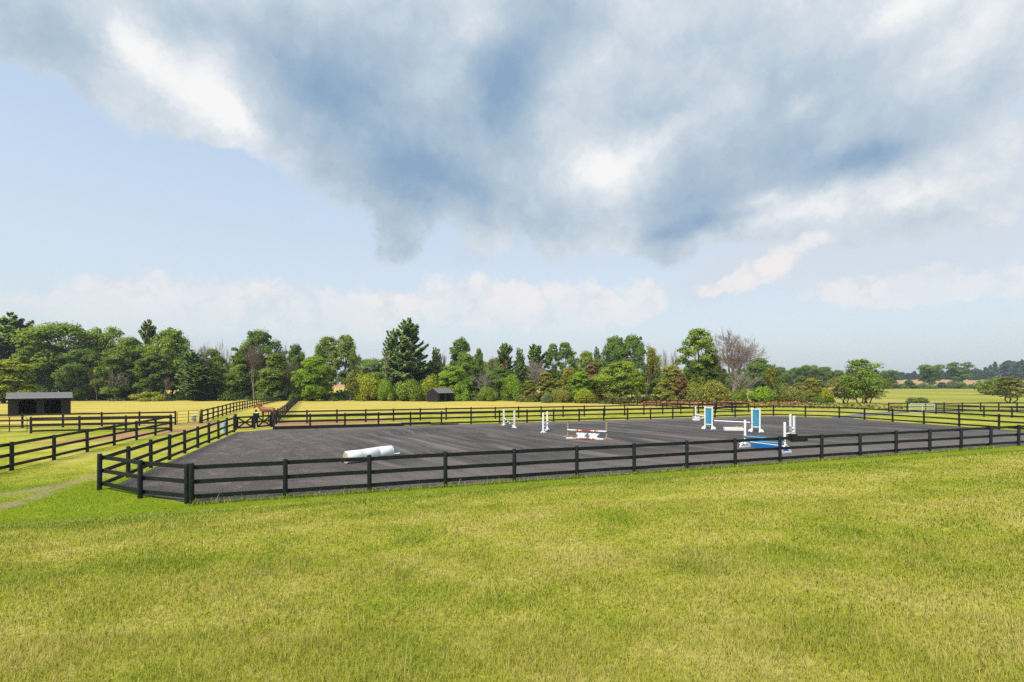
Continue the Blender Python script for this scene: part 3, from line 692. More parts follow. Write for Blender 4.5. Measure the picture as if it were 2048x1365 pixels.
# ============================================================ show jumps
AZ = .03
def g(u, v): p = at(u, v); p.z = AZ; return p
JS = 'white jump standards in the arena'
def std_mesh(h, w=.135):
    b = MB(); b.box((0, 0, h/2+.02), (w, w, h-.04)); b.prism([(-w/2, h), (w/2, h), (w*.25, h+.035), (-w*.25, h+.035)], -w*.4, w*.4)
    for k in range(9): b.box((0, -w/2-.001, .35+k*.12), (.016, .006, .016), 1)
    return b
def foot_mesh(l=.72, w=.09):
    b = MB(); hh = .13
    poly = [(-l/2, 0), (l/2, 0), (l/2, .035), (l*.16, hh), (-l*.16, hh), (-l/2, .035)]
    b.prism(poly, -w*.5-.05, -.05); b.prism(poly, .05, .05+w*.5)
    b.prism([(-l*.36, 0), (l*.36, 0), (l*.36, .03), (.07, .11), (-.07, .11), (-l*.36, .03)], -.045, .045, axis='x'); return b
def standard(p, label, h=1.6, rz=0, m='white', group=JS, cups=(), foot=.72):
    r = empty('jump_standard', p, rz, label, 'jump standard', group)
    std_mesh(h).obj('upright', [M[m], M['rubber']], r); foot_mesh(foot).obj('foot', M[m], r)
    for z in cups:
        c = MB(); c.box((0, -.075, z-.06), (.09, .05, .03)); c.box((0, -.055, z-.02), (.07, .012, .09)); c.obj('cup', M['rubber'], r)
    return r
def pole(a, b, label, bands, group='show jumping poles', r=.052):
    """bands: list of (share, material)"""
    a, b = Vector(a), Vector(b); d = b-a; tot = sum(x for x, _ in bands); mats = []; mb = MB(); f = 0
    for x, m in bands:
        if M[m] not in mats: mats.append(M[m])
        f1 = f+x/tot; mb.tube([d*f, d*f1], r, 12, mats.index(M[m]), caps=True); f = f1
    o = mb.obj('jump_pole', mats, None, a); return props(o, label, 'pole', group)
def perp(a, b): d = b-a; return math.atan2(d.y, d.x)+math.pi/2
Z = lambda p, z: Vector((p.x, p.y, AZ+z))
# crossrail
A, B = g(1007.5, 851.6), g(1028.6, 856.6); rz = perp(A, B)
standard(A, 'white standard at the left of the crossed poles, middle of the arena', 1.55, rz-math.pi/2, cups=(.72,))
standard(B, 'white standard at the right of the crossed poles, middle of the arena', 1.58, rz-math.pi/2, cups=(.72,))
q = Vector((NX, NY, 0))*-.1
band = [(.35, 'yellow'), (.1, 'white'), (.35, 'petrol'), (.15, 'white'), (.35, 'sky_blue'), (.15, 'white'), (.35, 'petrol'), (.1, 'white'), (.4, 'yellow')]
pole(Z(A, .72)+q, Z(B, .05)+q*3+(A-B)*.06, 'yellow, white and blue pole in the crossrail, high end on the left standard', band)
pole(Z(B, .74)+q*.4, Z(A, .05)+q*.2+(B-A)*.04, 'dark banded pole in the crossrail, high end on the right standard', [(.3, 'yellow'), (.6, 'petrol'), (.2, 'white'), (.6, 'petrol'), (.2, 'green'), (.4, 'yellow')])
# end-on vertical with faded poles
A, B = g(1086.3, 866.2), g(1094.5, 861); rz = perp(A, B)
standard(A, 'white standard nearest of the pair with faded red poles seen end on, mid arena', 1.62, rz-math.pi/2, cups=(.8, .5))
standard(B, 'white standard behind its twin, far end of the faded red poles, mid arena', 1.62, rz-math.pi/2, cups=(.8, .5))
q = Vector((.11, .0, 0))
for z, lab in ((.80, 'top faded red and white pole seen end on between two close white standards'), (.52, 'middle faded pole seen end on between two close white standards'), (.06, 'white ground pole under the faded red poles seen end on')):
    pole(Z(A, z)+q, Z(B, z)+q, lab, [(.6, 'white'), (.5, 'pink'), (.4, 'white'), (.6, 'pink'), (.6, 'white')] if z > .1 else [(1, 'white')])
# natural-wood vertical with blocks
A, B = g(1136, 875.6), g(1213.5, 880.2); rz = perp(A, B)
WSG = 'weathered wooden jump standards'
standard(A, 'weathered wooden standard at the left of the red and white poles', 1.25, rz-math.pi/2, 'wood', WSG, (.6,), .9)
standard(B, 'weathered wooden standard at the right of the red and white poles', 1.3, rz-math.pi/2, 'wood', WSG, (.6,), .9)
rw = [(.8, 'white'), (.18, 'orange'), (.13, 'red'), (.1, 'white'), (.22, 'orange'), (.85, 'red'), (.25, 'orange'), (.13, 'white'), (.13, 'red'), (.25, 'orange'), (.75, 'white')]
dAB = (B-A).normalized(); q = Vector((dAB.y, -dAB.x, 0))
pole(Z(A, .58)+q*.1, Z(B, .6)+q*.1, 'red, yellow and white pole hung on two wooden standards', rw)
pole(g(1132.6, 878.8)+Vector((0, 0, .05)), g(1206.5, 881.2)+Vector((0, 0, .05)), 'red and white ground pole lying before the white jump blocks', [(.75, 'white'), (.5, 'orange'), (.2, 'red'), (.1, 'white'), (1.4, 'red'), (.2, 'orange'), (.2, 'red'), (.3, 'orange'), (.8, 'white')])
def jump_block(p, rz, label):
    W2, H2 = .38, .44
    half = [(.0, .0), (.36, .0), (.38, .05), (.36, .11), (.27, .19), (.25, .23), (.28, .28), (.36, .32), (.39, .37), (.38, .42), (.33, .44), (.26, .42), (.22, .37), (.19, .38), (.15, .43), (.0, .43)]
    poly = half+[(-x, z) for x, z in half[::-1] if x > 0]
    o = MB().prism(poly, -.16, .16)
    for s in (-1, 1): o.box((0, s*.163, .27), (.22, .012, .05), 0)
    ob = o.obj('jump_block', M['plastic'], None, p, (0, 0, rz)); bev = ob.modifiers.new('bevel', 'BEVEL'); bev.width = .015; bev.segments = 2
    return props(ob, label, 'jump block', 'white plastic jump blocks')
jump_block(g(1163.5, 878.6), rz-math.pi/2, 'notched white plastic block under the striped pole, nearer the left wooden standard')
jump_block(g(1187.5, 880), rz-math.pi/2, 'notched white plastic block under the striped pole, nearer the right wooden standard')
# far jump behind the left wing
A, B = g(1391, 839.8), g(1417, 842.3)
standard(A, 'white standard farthest back in the arena, beside the left chevron wing', 1.5, 0, cups=(.55,))
standard(B, 'white standard hidden behind the left chevron wing', 1.4, 0, cups=(.45,))
pole(Z(A, .55)+Vector((0, -.1, 0)), Z(B, .42)+Vector((0, -.1, 0)), 'white pole sloping behind the left chevron wing', [(1, 'white'), (.6, 'white'), (.5, 'petrol')])
jump_block(g(1392.5, 842), .2, 'white plastic block at the far end of the arena below the farthest standard')
pole(g(1398, 841.2)+Vector((0, 0, .06)), g(1414, 839)+Vector((0, 0, .3)), 'short pale pole on the ground beside the farthest white block', [(1, 'white')])
# chevron wings
def wing(label, pl, pr, h=2.02, cup=.77, inner=1):
    d = pr-pl; L = d.length; r = empty('jump_wing', pl, math.atan2(d.y, d.x), label, 'jump wing', 'tall chevron wings of the white pole jump')
    for x in (0, L):
        b = MB(); b.box((x, 0, h/2+.03), (.11, .10, h-.06))
        b.prism([(x-.055, h), (x+.055, h), (x+.03, h+.03), (x-.03, h+.03)], -.04, .04)
        for k in range(12): b.box((x, -.051, .4+k*.13), (.018, .006, .018), 1)
        b.obj('upright', [M['white'], M['rubber']], r)
        f = MB(); s = -1 if x == 0 else 1
        f.prism([(x-s*.05, 0), (x+s*.30, 0), (x+s*.30, .09), (x+s*.22, .2), (x+s*.13, .24), (x-s*.05, .30)][::s], -.06, .06)
        f.prism([(-.36, 0), (.36, 0), (.34, .05), (.10, .17), (-.10, .17), (-.34, .05)], x-.05, x+.05, axis='x'); f.obj('foot', M['white'], r)
    b = MB(); zb, zt = .42, h-.06
    for z in (zb, zt): b.box((L/2, 0, z), (L-.12, .05, .08))
    b.obj('cross_bar', M['white'], r)
    # panel: chevrons cut as stacked V boards, alternating blue and green with thin white gaps
    pn = MB(); x0, x1, xm = .06, L-.06, L/2; st = .27; z = zb-.55; k = 0; drop = .44
    def clipv(poly): return [(x, min(max(zz, zb+.0), zt-.03)) for x, zz in poly]
    while z < zt+drop:
        hgt = st*.78
        for (xa, xb, da, db) in ((x0, xm, drop, 0), (xm, x1, 0, drop)):
            q = clipv([(xa, z+da-.1), (xb, z+db-.1), (xb, z+db+hgt-.1), (xa, z+da+hgt-.1)])
            if abs(q[0][1]-q[3][1])+abs(q[1][1]-q[2][1]) > .03: pn.prism(q, -.018-.0005*(k % 2), .018, k % 2)
        z += st; k += 1
    p = pn.obj('chevron_panel', [M['blue'], M['green']], r)
    bk = MB(); bk.box((L/2, .025, (zb+zt)/2), (L-.13, .012, zt-zb-.1)); bk.obj('panel_backing', M['white'], r)
    tip = MB(); tip.prism([(xm-.12, zb-.04), (xm, zb-.16), (xm+.12, zb-.04)], -.02, .02); tip.obj('panel_tip', M['green'], r)
    c = MB(); xx = L if inner > 0 else 0; c.box((xx+inner*.09, -.03, cup-.06), (.1, .09, .03)); c.box((xx+inner*.06, -.03, cup-.02), (.012, .08, .09)); c.obj('cup', M['rubber'], r)
    return r
wl0, wl1 = g(1410, 858.6), g(1424.5, 859.3); wr0, wr1 = g(1504, 864.2), g(1519.8, 865)
wing('tall white wing with blue and green chevrons, the left of the pair', wl0, wl1, cup=.77, inner=1)
wing('tall white wing with blue and green chevrons, the right of the pair', wr0, wr1, cup=.77, inner=-1)
pole(Z(wl1, .77)+Vector((.1, -.03, 0)), Z(wr0, .79)+Vector((-.08, -.03, 0)), 'long plain white pole hung between the two chevron wings', [(.05, 'rubber'), (3, 'white'), (.05, 'rubber')])
fx = MB(); p = g(1467.5, 862.2)
fx.prism([(-.82, 0), (.74, 0), (.86, .1), (.84, .2), (.7, .27), (-.82, .3)], -.22, .22); fb = fx.obj('flower_box', M['white'], None, p, (0, 0, -.12))
bv = fb.modifiers.new('bevel', 'BEVEL'); bv.width = .02; bv.segments = 2
props(fb, 'low white flower box with a clump of yellow on top, between the chevron wings', 'flower box')
fl = MB(); rnd = random.Random(4)
for k in range(46):
    c = Vector((rnd.uniform(.2, .72), rnd.uniform(-.15, .15), .27+abs(rnd.gauss(.03, .03)))); a = rnd.uniform(0, 3)
    fl.tube([c, c+Vector((0, 0, .035))], [.03, .05], 6)
for k in range(8):
    c = Vector((rnd.uniform(-.2, .15), rnd.uniform(-.15, .15), .29)); fl.tube([c, c+Vector((0, 0, .03))], [.02, .035], 6)
fl.obj('flowers', M['flower'], fb)
# near right oxer with blue poles and the blue A-frame filler
A, B = g(1490, 889.2), g(1569.2, 897); rz = perp(A, B)
standard(A, 'white standard at the left end of the two blue poles', 1.64, rz-math.pi/2+.5, cups=(.52, .26))
standard(B, 'white standard at the right end of the two blue poles', 1.64, rz-math.pi/2+.5, cups=(.52, .26))
d = (B-A).normalized(); q = Vector((d.y, -d.x, 0))*.09
pole(Z(A, .53)+q, Z(B, .53)+q, 'upper blue pole of the jump nearest the near fence', [(.06, 'rubber'), (2.8, 'sky_blue'), (.06, 'rubber')])
pole(Z(A, .27)+q, Z(B, .27)+q, 'lower blue pole of the jump nearest the near fence', [(.06, 'rubber'), (2.8, 'sky_blue'), (.06, 'rubber')])
A, B = g(1490, 895.6), g(1571.5, 907.2); d = B-A; L = d.length
af = empty('jump_filler', A, math.atan2(d.y, d.x), 'low blue plank on white triangular ends, before the blue poles', 'jump filler')
for x in (0, L):
    t = MB(); w2, hh = .46, .50
    for y0, z0, y1, z1 in ((-w2, .0, -.03, hh), (w2, .0, .03, hh)): t.beam((x, y0, z0+.045), (x, y1, z1-.02), .07, .095)
    t.beam((x+.004, -w2-.03, .045), (x+.004, w2+.03, .045), .065, .085); t.prism([(-.10, hh-.06), (.10, hh-.06), (.06, hh+.03), (-.06, hh+.03)], x-.037, x+.037, axis='x'); t.obj('end_frame', M['white'], af)
pn = MB(); ang = math.atan2(.4, .46); Mx = Matrix.Rotation(ang*.35, 3, 'X'); pn.box((L/2+.04, .42, .18), (L-.1, .03, .30), 0, M=Mx); pl = pn.obj('plank', M['blue'], af)
tr = MB(); tr.box((L/2+.04, .39, .345), (L-.08, .06, .045)); tr.obj('trim', M['white'], pl)
# right rear vertical
A, B = g(1581, 869.6), g(1588.2, 875.4); rz = perp(A, B)
standard(A, 'white standard with a long foot, far one of the pair right of the blue poles', 1.63, rz-math.pi/2+1.0, cups=(.68, .42), foot=.95)
standard(B, 'white standard behind the black tub, near one of the pair right of the blue poles', 1.63, rz-math.pi/2+1.0, cups=(.68, .42))
q = Vector((-.1, -.03, 0))
for z, lab in ((.68, 'upper faded pink pole between the two close standards at the right'), (.40, 'lower faded pink pole between the two close standards at the right')):
    pole(Z(A, z)+q, Z(B, z)+q, lab, [(.06, 'rubber'), (.5, 'white'), (.6, 'pink'), (.4, 'white'), (.6, 'pink'), (.5, 'white')])
# white padded roll of three drums end to end
R0 = .325
def rp(u, v): Y = (CAMZ-AZ-2*R0)*F/(v-HV); return Vector(((u-CU)/F*Y, Y, 0))
pts = [rp(691, 903), rp(724.5, 899.2), rp(754, 894.4), rp(782.5, 891.4)]
rl = empty('jump_roll', (pts[0].x, pts[0].y, AZ), 0, 'long white padded roll lying on the dark footing behind the near fence', 'jump roll')
for k in range(3):
    a, b = pts[k]-pts[0], pts[k+1]-pts[0]; e = (b-a).normalized()*.02; mb = MB(); rr = R0
    prof = [(0, rr-.02), (.02, rr), (.97, rr), (1, rr-.025)]
    mb.tube([a+e+(b-a-2*e)*f+Vector((0, 0, R0)) for f, _ in prof], [q for _, q in prof], 28, 0)
    ms = mb.mesh('drum', [M['plastic'], M['cream']]); o = link('drum', ms, rl)
    bd = MB(); c = b if k < 2 else b-e*2
    bd.tube([c-e*1.6+Vector((0, 0, R0)), c+e*1.6+Vector((0, 0, R0))], R0+.002 if k < 2 else R0-.004, 28, 0); bd.obj('strap', M['plastic'], o)
    if k == 0:
        dn = (b-a).normalized(); x = Vector((-dn.y, dn.x, 0)); sp = MB()
        ca = a+Vector((0, 0, R0))+e-dn*.003
        sp.tube([ca-dn*.004, ca+dn*.004], R0*.93, 28, 0)
        sp.tube([ca+x*math.cos(t)*(.05+t*.011)+Vector((0, 0, 1))*math.sin(t)*(.05+t*.011)-dn*.006 for t in np.linspace(0, 20, 120)], .012, 5, 1); sp.obj('spiral_end', [M['cream'], M['wood']], rl)
pole(g(680.5, 926.4)+Vector((0, 0, .05)), g(799, 909.9)+Vector((0, 0, .05)), 'white ground pole lying along the long white roll', [(.4, 'white'), (2.6, 'white'), (.4, 'orange'), (.3, 'white')])
# black tub hooked on the near fence
i = 8; pa, pb = front[9], front[10]; pp = pa+(pb-pa)*.36; dd = (pb-pa).normalized()
tb = empty('feed_tub', (pp.x-NX*-.16, pp.y+.16, .0), math.atan2(dd.y, dd.x), 'black tub hooked over the top board of the near arena fence', 'tub')
b = MB(); b.prism([(-.15, 1.12), (.15, 1.12), (.18, 1.46), (-.18, 1.46)], -.13, .13); b.prism([(-.2, 1.46), (.2, 1.46), (.2, 1.49), (-.2, 1.49)], -.15, .15); b.obj('body', M['rubber'], tb)
b = MB(); b.box((.45, -.02, 1.13), (1.2, .035, .14)); b.obj('bracket_board', M['fence'], tb)

# ============================================================ bins and buckets
def can(p, r, h, m, name, label, cat, lid=None, taper=.92):
    root = empty(name, p, 0, label, cat); b = MB(); pr = [(r*taper, 0), (r*.95, h*.33), (r*.97, h*.34), (r*.97, h*.36), (r*.96, h*.66), (r, h*.67), (r, h*.7), (r*.98, h*.97), (r*1.04, h)]
    b.tube([(0, 0, z) for _, z in pr], [q for q, _ in pr], 18); b.obj('body', m, root)
    if lid: l = MB(); l.tube([(0, 0, h), (0, 0, h+.03), (0, 0, h+.07), (0, 0, h+.09)], [r*1.07, r*1.07, r*.5, .05], 18); l.obj('lid', lid, root)
    return root
can(at(387.5, 843.6), .24, .62, M['bin'], 'bin', 'pale grey ribbed bin behind the brown tubular gate in the left paddock', 'bin', M['bin'])
can(at(448.3, 866.2)+Vector((0, 0, 0)), .17, .9, M['barrel'], 'barrel', 'pale blue barrel behind the left arena fence near the crossbuck gates', 'barrel')
can(at(556.5, 841), .2, .34, M['bin'], 'bucket', 'grey bucket on the red clay just right of the crossbuck gates', 'bucket')
can(at(550.2, 839.8), .11, .3, M['white'], 'bucket', 'small white bucket beside the fence corner right of the crossbuck gates', 'bucket')
hb = at(515.3, 847.0); can(Vector((hb.x, hb.y-.12, .72)), .2, .38, M['navy'], 'hanging_bucket', 'dark blue bucket hung on the tubular gate before the horse', 'bucket', M['white'])

# ============================================================ the horse
def horse(p, rz, label):
    root = empty('horse', p, rz, label, 'horse')
    V, E, R = [], [], []
    def chain(pts, start=None):
        prev = start
        for (x, y, z, r) in pts:
            V.append((x, y, z)); R.append(r); k = len(V)-1
            if prev is not None: E.append((prev, k))
            prev = k
        return prev
    chain([(.50, 0, 1.22, (.26, .31))]); pel = 0
    rump = chain([(.78, 0, 1.22, (.22, .26))], pel)
    b1 = chain([(.2, 0, 1.17, (.27, .30))], pel); b2 = chain([(-.12, 0, 1.15, (.27, .31))], b1); ch = chain([(-.48, 0, 1.18, (.24, .31))], b2)
    nk = chain([(-.72, 0, 1.34, (.17, .25)), (-.92, 0, 1.52, (.12, .19)), (-1.10, 0, 1.66, (.095, .14))], ch)
    chain([(-1.24, 0, 1.65, (.10, .13)), (-1.40, 0, 1.50, (.08, .10)), (-1.55, 0, 1.34, (.062, .07))], nk)
    for s in (-1, 1):
        chain([(-.52, s*.15, .98, (.11, .15)), (-.50, s*.16, .80, (.075, .09)), (-.51, s*.15, .47, (.05, .055)), (-.50, s*.15, .16, (.038, .042)), (-.54, s*.15, .03, (.05, .06))], ch)
        chain([(.66, s*.15, 1.02, (.15, .22)), (.56, s*.17, .84, (.11, .14)), (.74, s*.16, .54, (.055, .07)), (.72, s*.15, .17, (.04, .045)), (.67, s*.15, .03, (.05, .06))], pel)
    me = bpy.data.meshes.new('horse_body'); me.from_pydata(V, E, []); me.materials.append(M['coat'])
    o = link('body', me, root); sk = o.modifiers.new('skin', 'SKIN'); sk.use_smooth_shade = True
    for k, r in enumerate(R): me.skin_vertices[0].data[k].radius = r
    me.skin_vertices[0].data[0].use_root = True
    sb = o.modifiers.new('subdivision', 'SUBSURF'); sb.levels = 2; sb.render_levels = 2
    m = MB()
    for k in range(10):
        f = k/9; c = Vector((-.66-.48*f, 0, 1.60+.20*f)); m.box(c, (.10, .06, .16), M=Matrix.Rotation(.5, 3, 'Y') @ Matrix.Rotation(.1*(k % 3-1), 3, 'X'))
    m.obj('mane', M['mane'], root)
    t = MB(); t.tube([(1.0, 0, 1.34), (1.08, 0, 1.22), (1.10, .01, .95), (1.09, 0, .65), (1.07, 0, .45)], [.03, .07, .09, .07, .02], 10); t.obj('tail', M['mane'], root)
    for s in (-1, 1):
        e = MB(); e.tube([(-1.13, s*.06, 1.76), (-1.14, s*.075, 1.84), (-1.15, s*.08, 1.91)], [.035, .03, .004], 7); e.obj('ear', M['coat'], root)
        ey = MB(); ey.tube([(-1.31, s*.075, 1.60), (-1.31, s*.10, 1.60)], [.022, .014], 8); ey.obj('eye', M['rubber'], root)
    h = MB()
    h.tube([(-1.42+.095*math.sin(a)*-.3, .098*math.cos(a), 1.48+.11*math.sin(a)) for a in np.linspace(0, 6.28, 14)], .012, 5)
    h.obj('halter', M['navy'], root)
    return root
M['coat'] = paint('chestnut_coat', (.27, .075, .014), .45, .35, 2.5, (.15, .034, .008), .5)
M['mane'] = paint('dark_chestnut_hair', (.05, .016, .009), .6, .3, 12)
hp = at(535.5, 840.4); horse(hp, math.radians(8), 'chestnut horse standing side on behind the tubular gate, facing left')

# ============================================================ trees
def cards(C, Nn, size, rng, aspect=1.0, along=None):
    """small leaf clusters: irregular five-sided faces, bent about their middle"""
    n = len(C); Nn = Nn/np.linalg.norm(Nn, axis=1, keepdims=True)
    ref = rng.normal(size=(n, 3)) if along is None else along
    x = ref-(ref*Nn).sum(1, keepdims=True)*Nn; x /= np.linalg.norm(x, axis=1, keepdims=True)+1e-9; y = np.cross(Nn, x)
    sz = size*rng.uniform(.6, 1.35, n)
    tpl = np.array([(-.5, -.2), (-.1, -.5), (.5, -.15), (.35, .4), (-.3, .45)])
    V = np.empty((n, 5, 3))
    for k in range(5):
        a = tpl[k, 0]*(1+rng.uniform(-.3, .3, n))*aspect; b = tpl[k, 1]*(1+rng.uniform(-.3, .3, n))
        V[:, k] = C+x*(a*sz)[:, None]+y*(b*sz)[:, None]+Nn*(sz*rng.uniform(-.18, .18, n))[:, None]
    return V
def leaf_object_mesh(name, V, m, rng, tint=None, nrm=None):
    n, k = V.shape[:2]; me = bpy.data.meshes.new(name)
    me.vertices.add(n*k); me.vertices.foreach_set('co', V.reshape(-1)); me.loops.add(n*k); me.loops.foreach_set('vertex_index', np.arange(n*k, dtype=np.int32))
    me.polygons.add(n); me.polygons.foreach_set('loop_start', np.arange(0, n*k, k, dtype=np.int32))
    me.update(calc_edges=True); me.materials.append(m)
    a = me.attributes.new('tint', 'FLOAT', 'POINT'); a.data.foreach_set('value', np.repeat(rng.random(n) if tint is None else tint, k))
    nrm = nrm/np.linalg.norm(nrm, axis=1, keepdims=True)
    b = me.attributes.new('outward', 'FLOAT_VECTOR', 'POINT'); b.data.foreach_set('vector', np.repeat(nrm, k, 0).reshape(-1)); return me
def limb(mb, a, b, r0, r1, rnd, n=4, sag=.06, sides=6):
    a, b = Vector(a), Vector(b); L = (b-a).length; pts = []; rad = []
    for k in range(n+1):
        f = k/n; j = Vector((rnd.uniform(-1, 1), rnd.uniform(-1, 1), rnd.uniform(-.5, .5)))*L*sag*(0 if k in (0, n) else 1)
        pts.append(a+(b-a)*f+j); rad.append(r0+(r1-r0)*f)
    mb.tube(pts, rad, sides, 0, False)
    return pts
def broadleaf(seed, wid=.34, base=.16, lobes=24, per=230, size=.03, flat=1.0, dense=1.0, shape='round', trunk_r=.016, stems=1):
    rng = np.random.default_rng(seed); rnd = random.Random(seed)
    cz0 = base; L = []
    tr = MB(); top = Vector((rnd.uniform(-.03, .03), rnd.uniform(-.03, .03), .72))
    if stems == 1: limb(tr, (0, 0, -.02), top, trunk_r, trunk_r*.3, rnd, 6, .02, 8)
    for q in range(stems if stems > 1 else 0):
        a = q*6.28/stems+.4; limb(tr, (math.cos(a)*.03, math.sin(a)*.03, -.02), (math.cos(a)*wid*.6, math.sin(a)*wid*.6, .7), trunk_r*.8, trunk_r*.2, rnd, 5, .05, 7)
    for k in range(lobes):
        f = (k+.5)/lobes; z = base+(1-base)*(f**.85)
        h = (z-base)/(1-base)
        prof = {'round': math.sqrt(max(.03, 1-(2*h-.95)**2)), 'vase': .35+.75*h if h < .8 else .95-1.9*(h-.8), 'oval': math.sin(math.pi*min(.97, h*.86+.14))**.7, 'flat': .55+.6*h if h < .82 else .8, 'cone': (1-h)**.7*(.6+.4*min(1, h*4))+.10}[shape]
        a = k*2.399+rnd.uniform(-.5, .5); rr = wid*prof*math.sqrt(rnd.uniform(.12, 1.0))*.82
        lr = wid*rnd.uniform(.26, .46)*(1.0 if h < .8 else .8)
        z = min(z, 1-lr*.72*flat)
        L.append((np.array([math.cos(a)*rr, math.sin(a)*rr, z]), lr, lr*rnd.uniform(.75, 1.1)*flat))
        for q in range(2):                       # satellite clumps break the outline
            b2 = rnd.uniform(0, 6.28); e = rnd.uniform(.7, 1.15)*lr; c2 = np.array([math.cos(a)*rr+math.cos(b2)*e, math.sin(a)*rr+math.sin(b2)*e, min(.985-lr*.3, z+rnd.uniform(-.7, .6)*lr)])
            L.append((c2, lr*rnd.uniform(.30, .5), lr*rnd.uniform(.28, .5)))
        if k % 2 == 0:
            z0 = max(base*.6, z*.55); limb(tr, (top.x*z0/.72, top.y*z0/.72, z0), (math.cos(a)*rr, math.sin(a)*rr, z), trunk_r*.42, trunk_r*.08, rnd, 3, .08, 5)
    C, Nn, T, O = [], [], [], []
    for c, lr, lz in L:
        n = int(per*dense*rnd.uniform(.7, 1.3)*(lr/(wid*.36))**2)
        d = rng.normal(size=(n, 3)); d /= np.linalg.norm(d, axis=1, keepdims=True); d[:, 2] = np.where(d[:, 2] < -.35, -d[:, 2]*.6, d[:, 2])
        rad = rng.uniform(.3, 1.05, n)**.6*rng.lognormal(0, .11, n)
        p = c+d*rad[:, None]*np.array([lr, lr, lz]); C.append(p)
        Nn.append(d*.8+np.array([0, 0, .5])+rng.normal(size=(n, 3))*.55)
        O.append(d*.75+np.array([0, 0, .35])+(p-np.array([0, 0, base+.3*(1-base)]))*1.1)
        T.append(np.clip(rng.normal(.5, .22, n)+rnd.uniform(-.22, .22), 0, 1))
    C = np.concatenate(C); Nn = np.concatenate(Nn); T = np.concatenate(T)
    return leaf_object_mesh('crown', cards(C, Nn, size, rng), M['leaf'], rng, T, np.concatenate(O)), tr.mesh('trunk', M['bark'])
def pine(seed, levels=15, wid=.24, base=.22, droop=.0, size=.03, open_=1.0, top_round=.0, tufts=1.0, upturn=.25):
    """white-pine habit: whorls of long level branches with upturned, tufted ends"""
    rng = np.random.default_rng(seed); rnd = random.Random(seed); tr = MB(); C, Nn, Al = [], [], []
    limb(tr, (0, 0, -.02), (rnd.uniform(-.01, .01), 0, .98), .016, .002, rnd, 8, .01, 8)
    for k in range(levels):
        f = k/(levels-1); z = base+(.97-base)*f**.95
        w = wid*((1-f)**.62*(1-top_round)+top_round*math.sqrt(max(0, 1-(1.8*f-.8)**2)))*(.55+.45*min(1, f*5+.3))+.02
        nb = rnd.randint(6, 9) if f < .9 else 4; a0 = rnd.uniform(0, 6)
        for q in range(nb):
            if rnd.random() < .16*open_: continue
            a = a0+q*2*math.pi/nb+rnd.uniform(-.35, .35); l = w*rnd.uniform(.55, 1.22); z0 = z+rnd.uniform(-.012, .012)
            d = np.array([math.cos(a), math.sin(a)]); n = max(6, int(l/wid*95*tufts))
            up = upturn*l+.55*l*f; dr = droop*l
            tip = (d[0]*l, d[1]*l, z0+up-dr); mid = (d[0]*l*.55, d[1]*l*.55, z0+up*.25-dr*.4)
            tr.tube([(0, 0, z0-.01), mid, tip], [.004, .0028, .0008], 4, 0, False)
            s = rng.uniform(.18, 1.02, n)**.7; zz = z0+up*s**2.0-dr*s
            side = rng.normal(0, 1, n)*l*.19*(1.2-s*.8)
            p = np.stack([d[0]*l*s-d[1]*side, d[1]*l*s+d[0]*side, zz+rng.normal(.002, .0075, n)], -1)
            C.append(p); Nn.append(np.stack([rng.normal(0, .45, n), rng.normal(0, .45, n), np.ones(n)], -1))
            Al.append(np.stack([np.full(n, d[0])+rng.normal(0, .5, n), np.full(n, d[1])+rng.normal(0, .5, n), .5+rng.normal(0, .3, n)], -1))
    C = np.concatenate(C); Nn = np.concatenate(Nn); Al = np.concatenate(Al)
    O = C*np.array([2.5, 2.5, 0])+Nn*np.array([.5, .5, .55])
    return leaf_object_mesh('crown', cards(C, Nn, size, rng, 1.6, Al), M['needle'], rng, None, O), tr.mesh('trunk', M['bark'])
def cedar(seed, wid=.3, n=5200, size=.035, ragged=.25, base=.02, power=.75):
    rng = np.random.default_rng(seed); rnd = random.Random(seed); tr = MB(); limb(tr, (0, 0, -.02), (0, 0, .9), .022, .003, rnd, 5, .01, 7)
    z = rng.uniform(0, 1, n)**1.25; a = rng.uniform(0, 2*np.pi, n)
    bump = 1+ragged*(np.sin(a*3+z*23+seed)*.5+np.sin(a*5-z*41)*.5+rng.normal(0, .35, n)*.6)
    R = wid*(1-z)**power*np.minimum(1, .55+z*4)*bump*rng.uniform(.55, 1.05, n)**.5+.008
    p = np.stack([np.cos(a)*R, np.sin(a)*R, base+(1-base)*z], -1)
    Nn = np.stack([np.cos(a), np.sin(a), np.full(n, .5)], -1)+rng.normal(0, .4, (n, 3))
    Al = np.stack([np.cos(a)*.5, np.sin(a)*.5, np.ones(n)], -1)+rng.normal(0, .3, (n, 3))
    return leaf_object_mesh('crown', cards(p, Nn, size, rng, 1.5, Al), M['needle'], rng, None, Nn), tr.mesh('trunk', M['bark'])
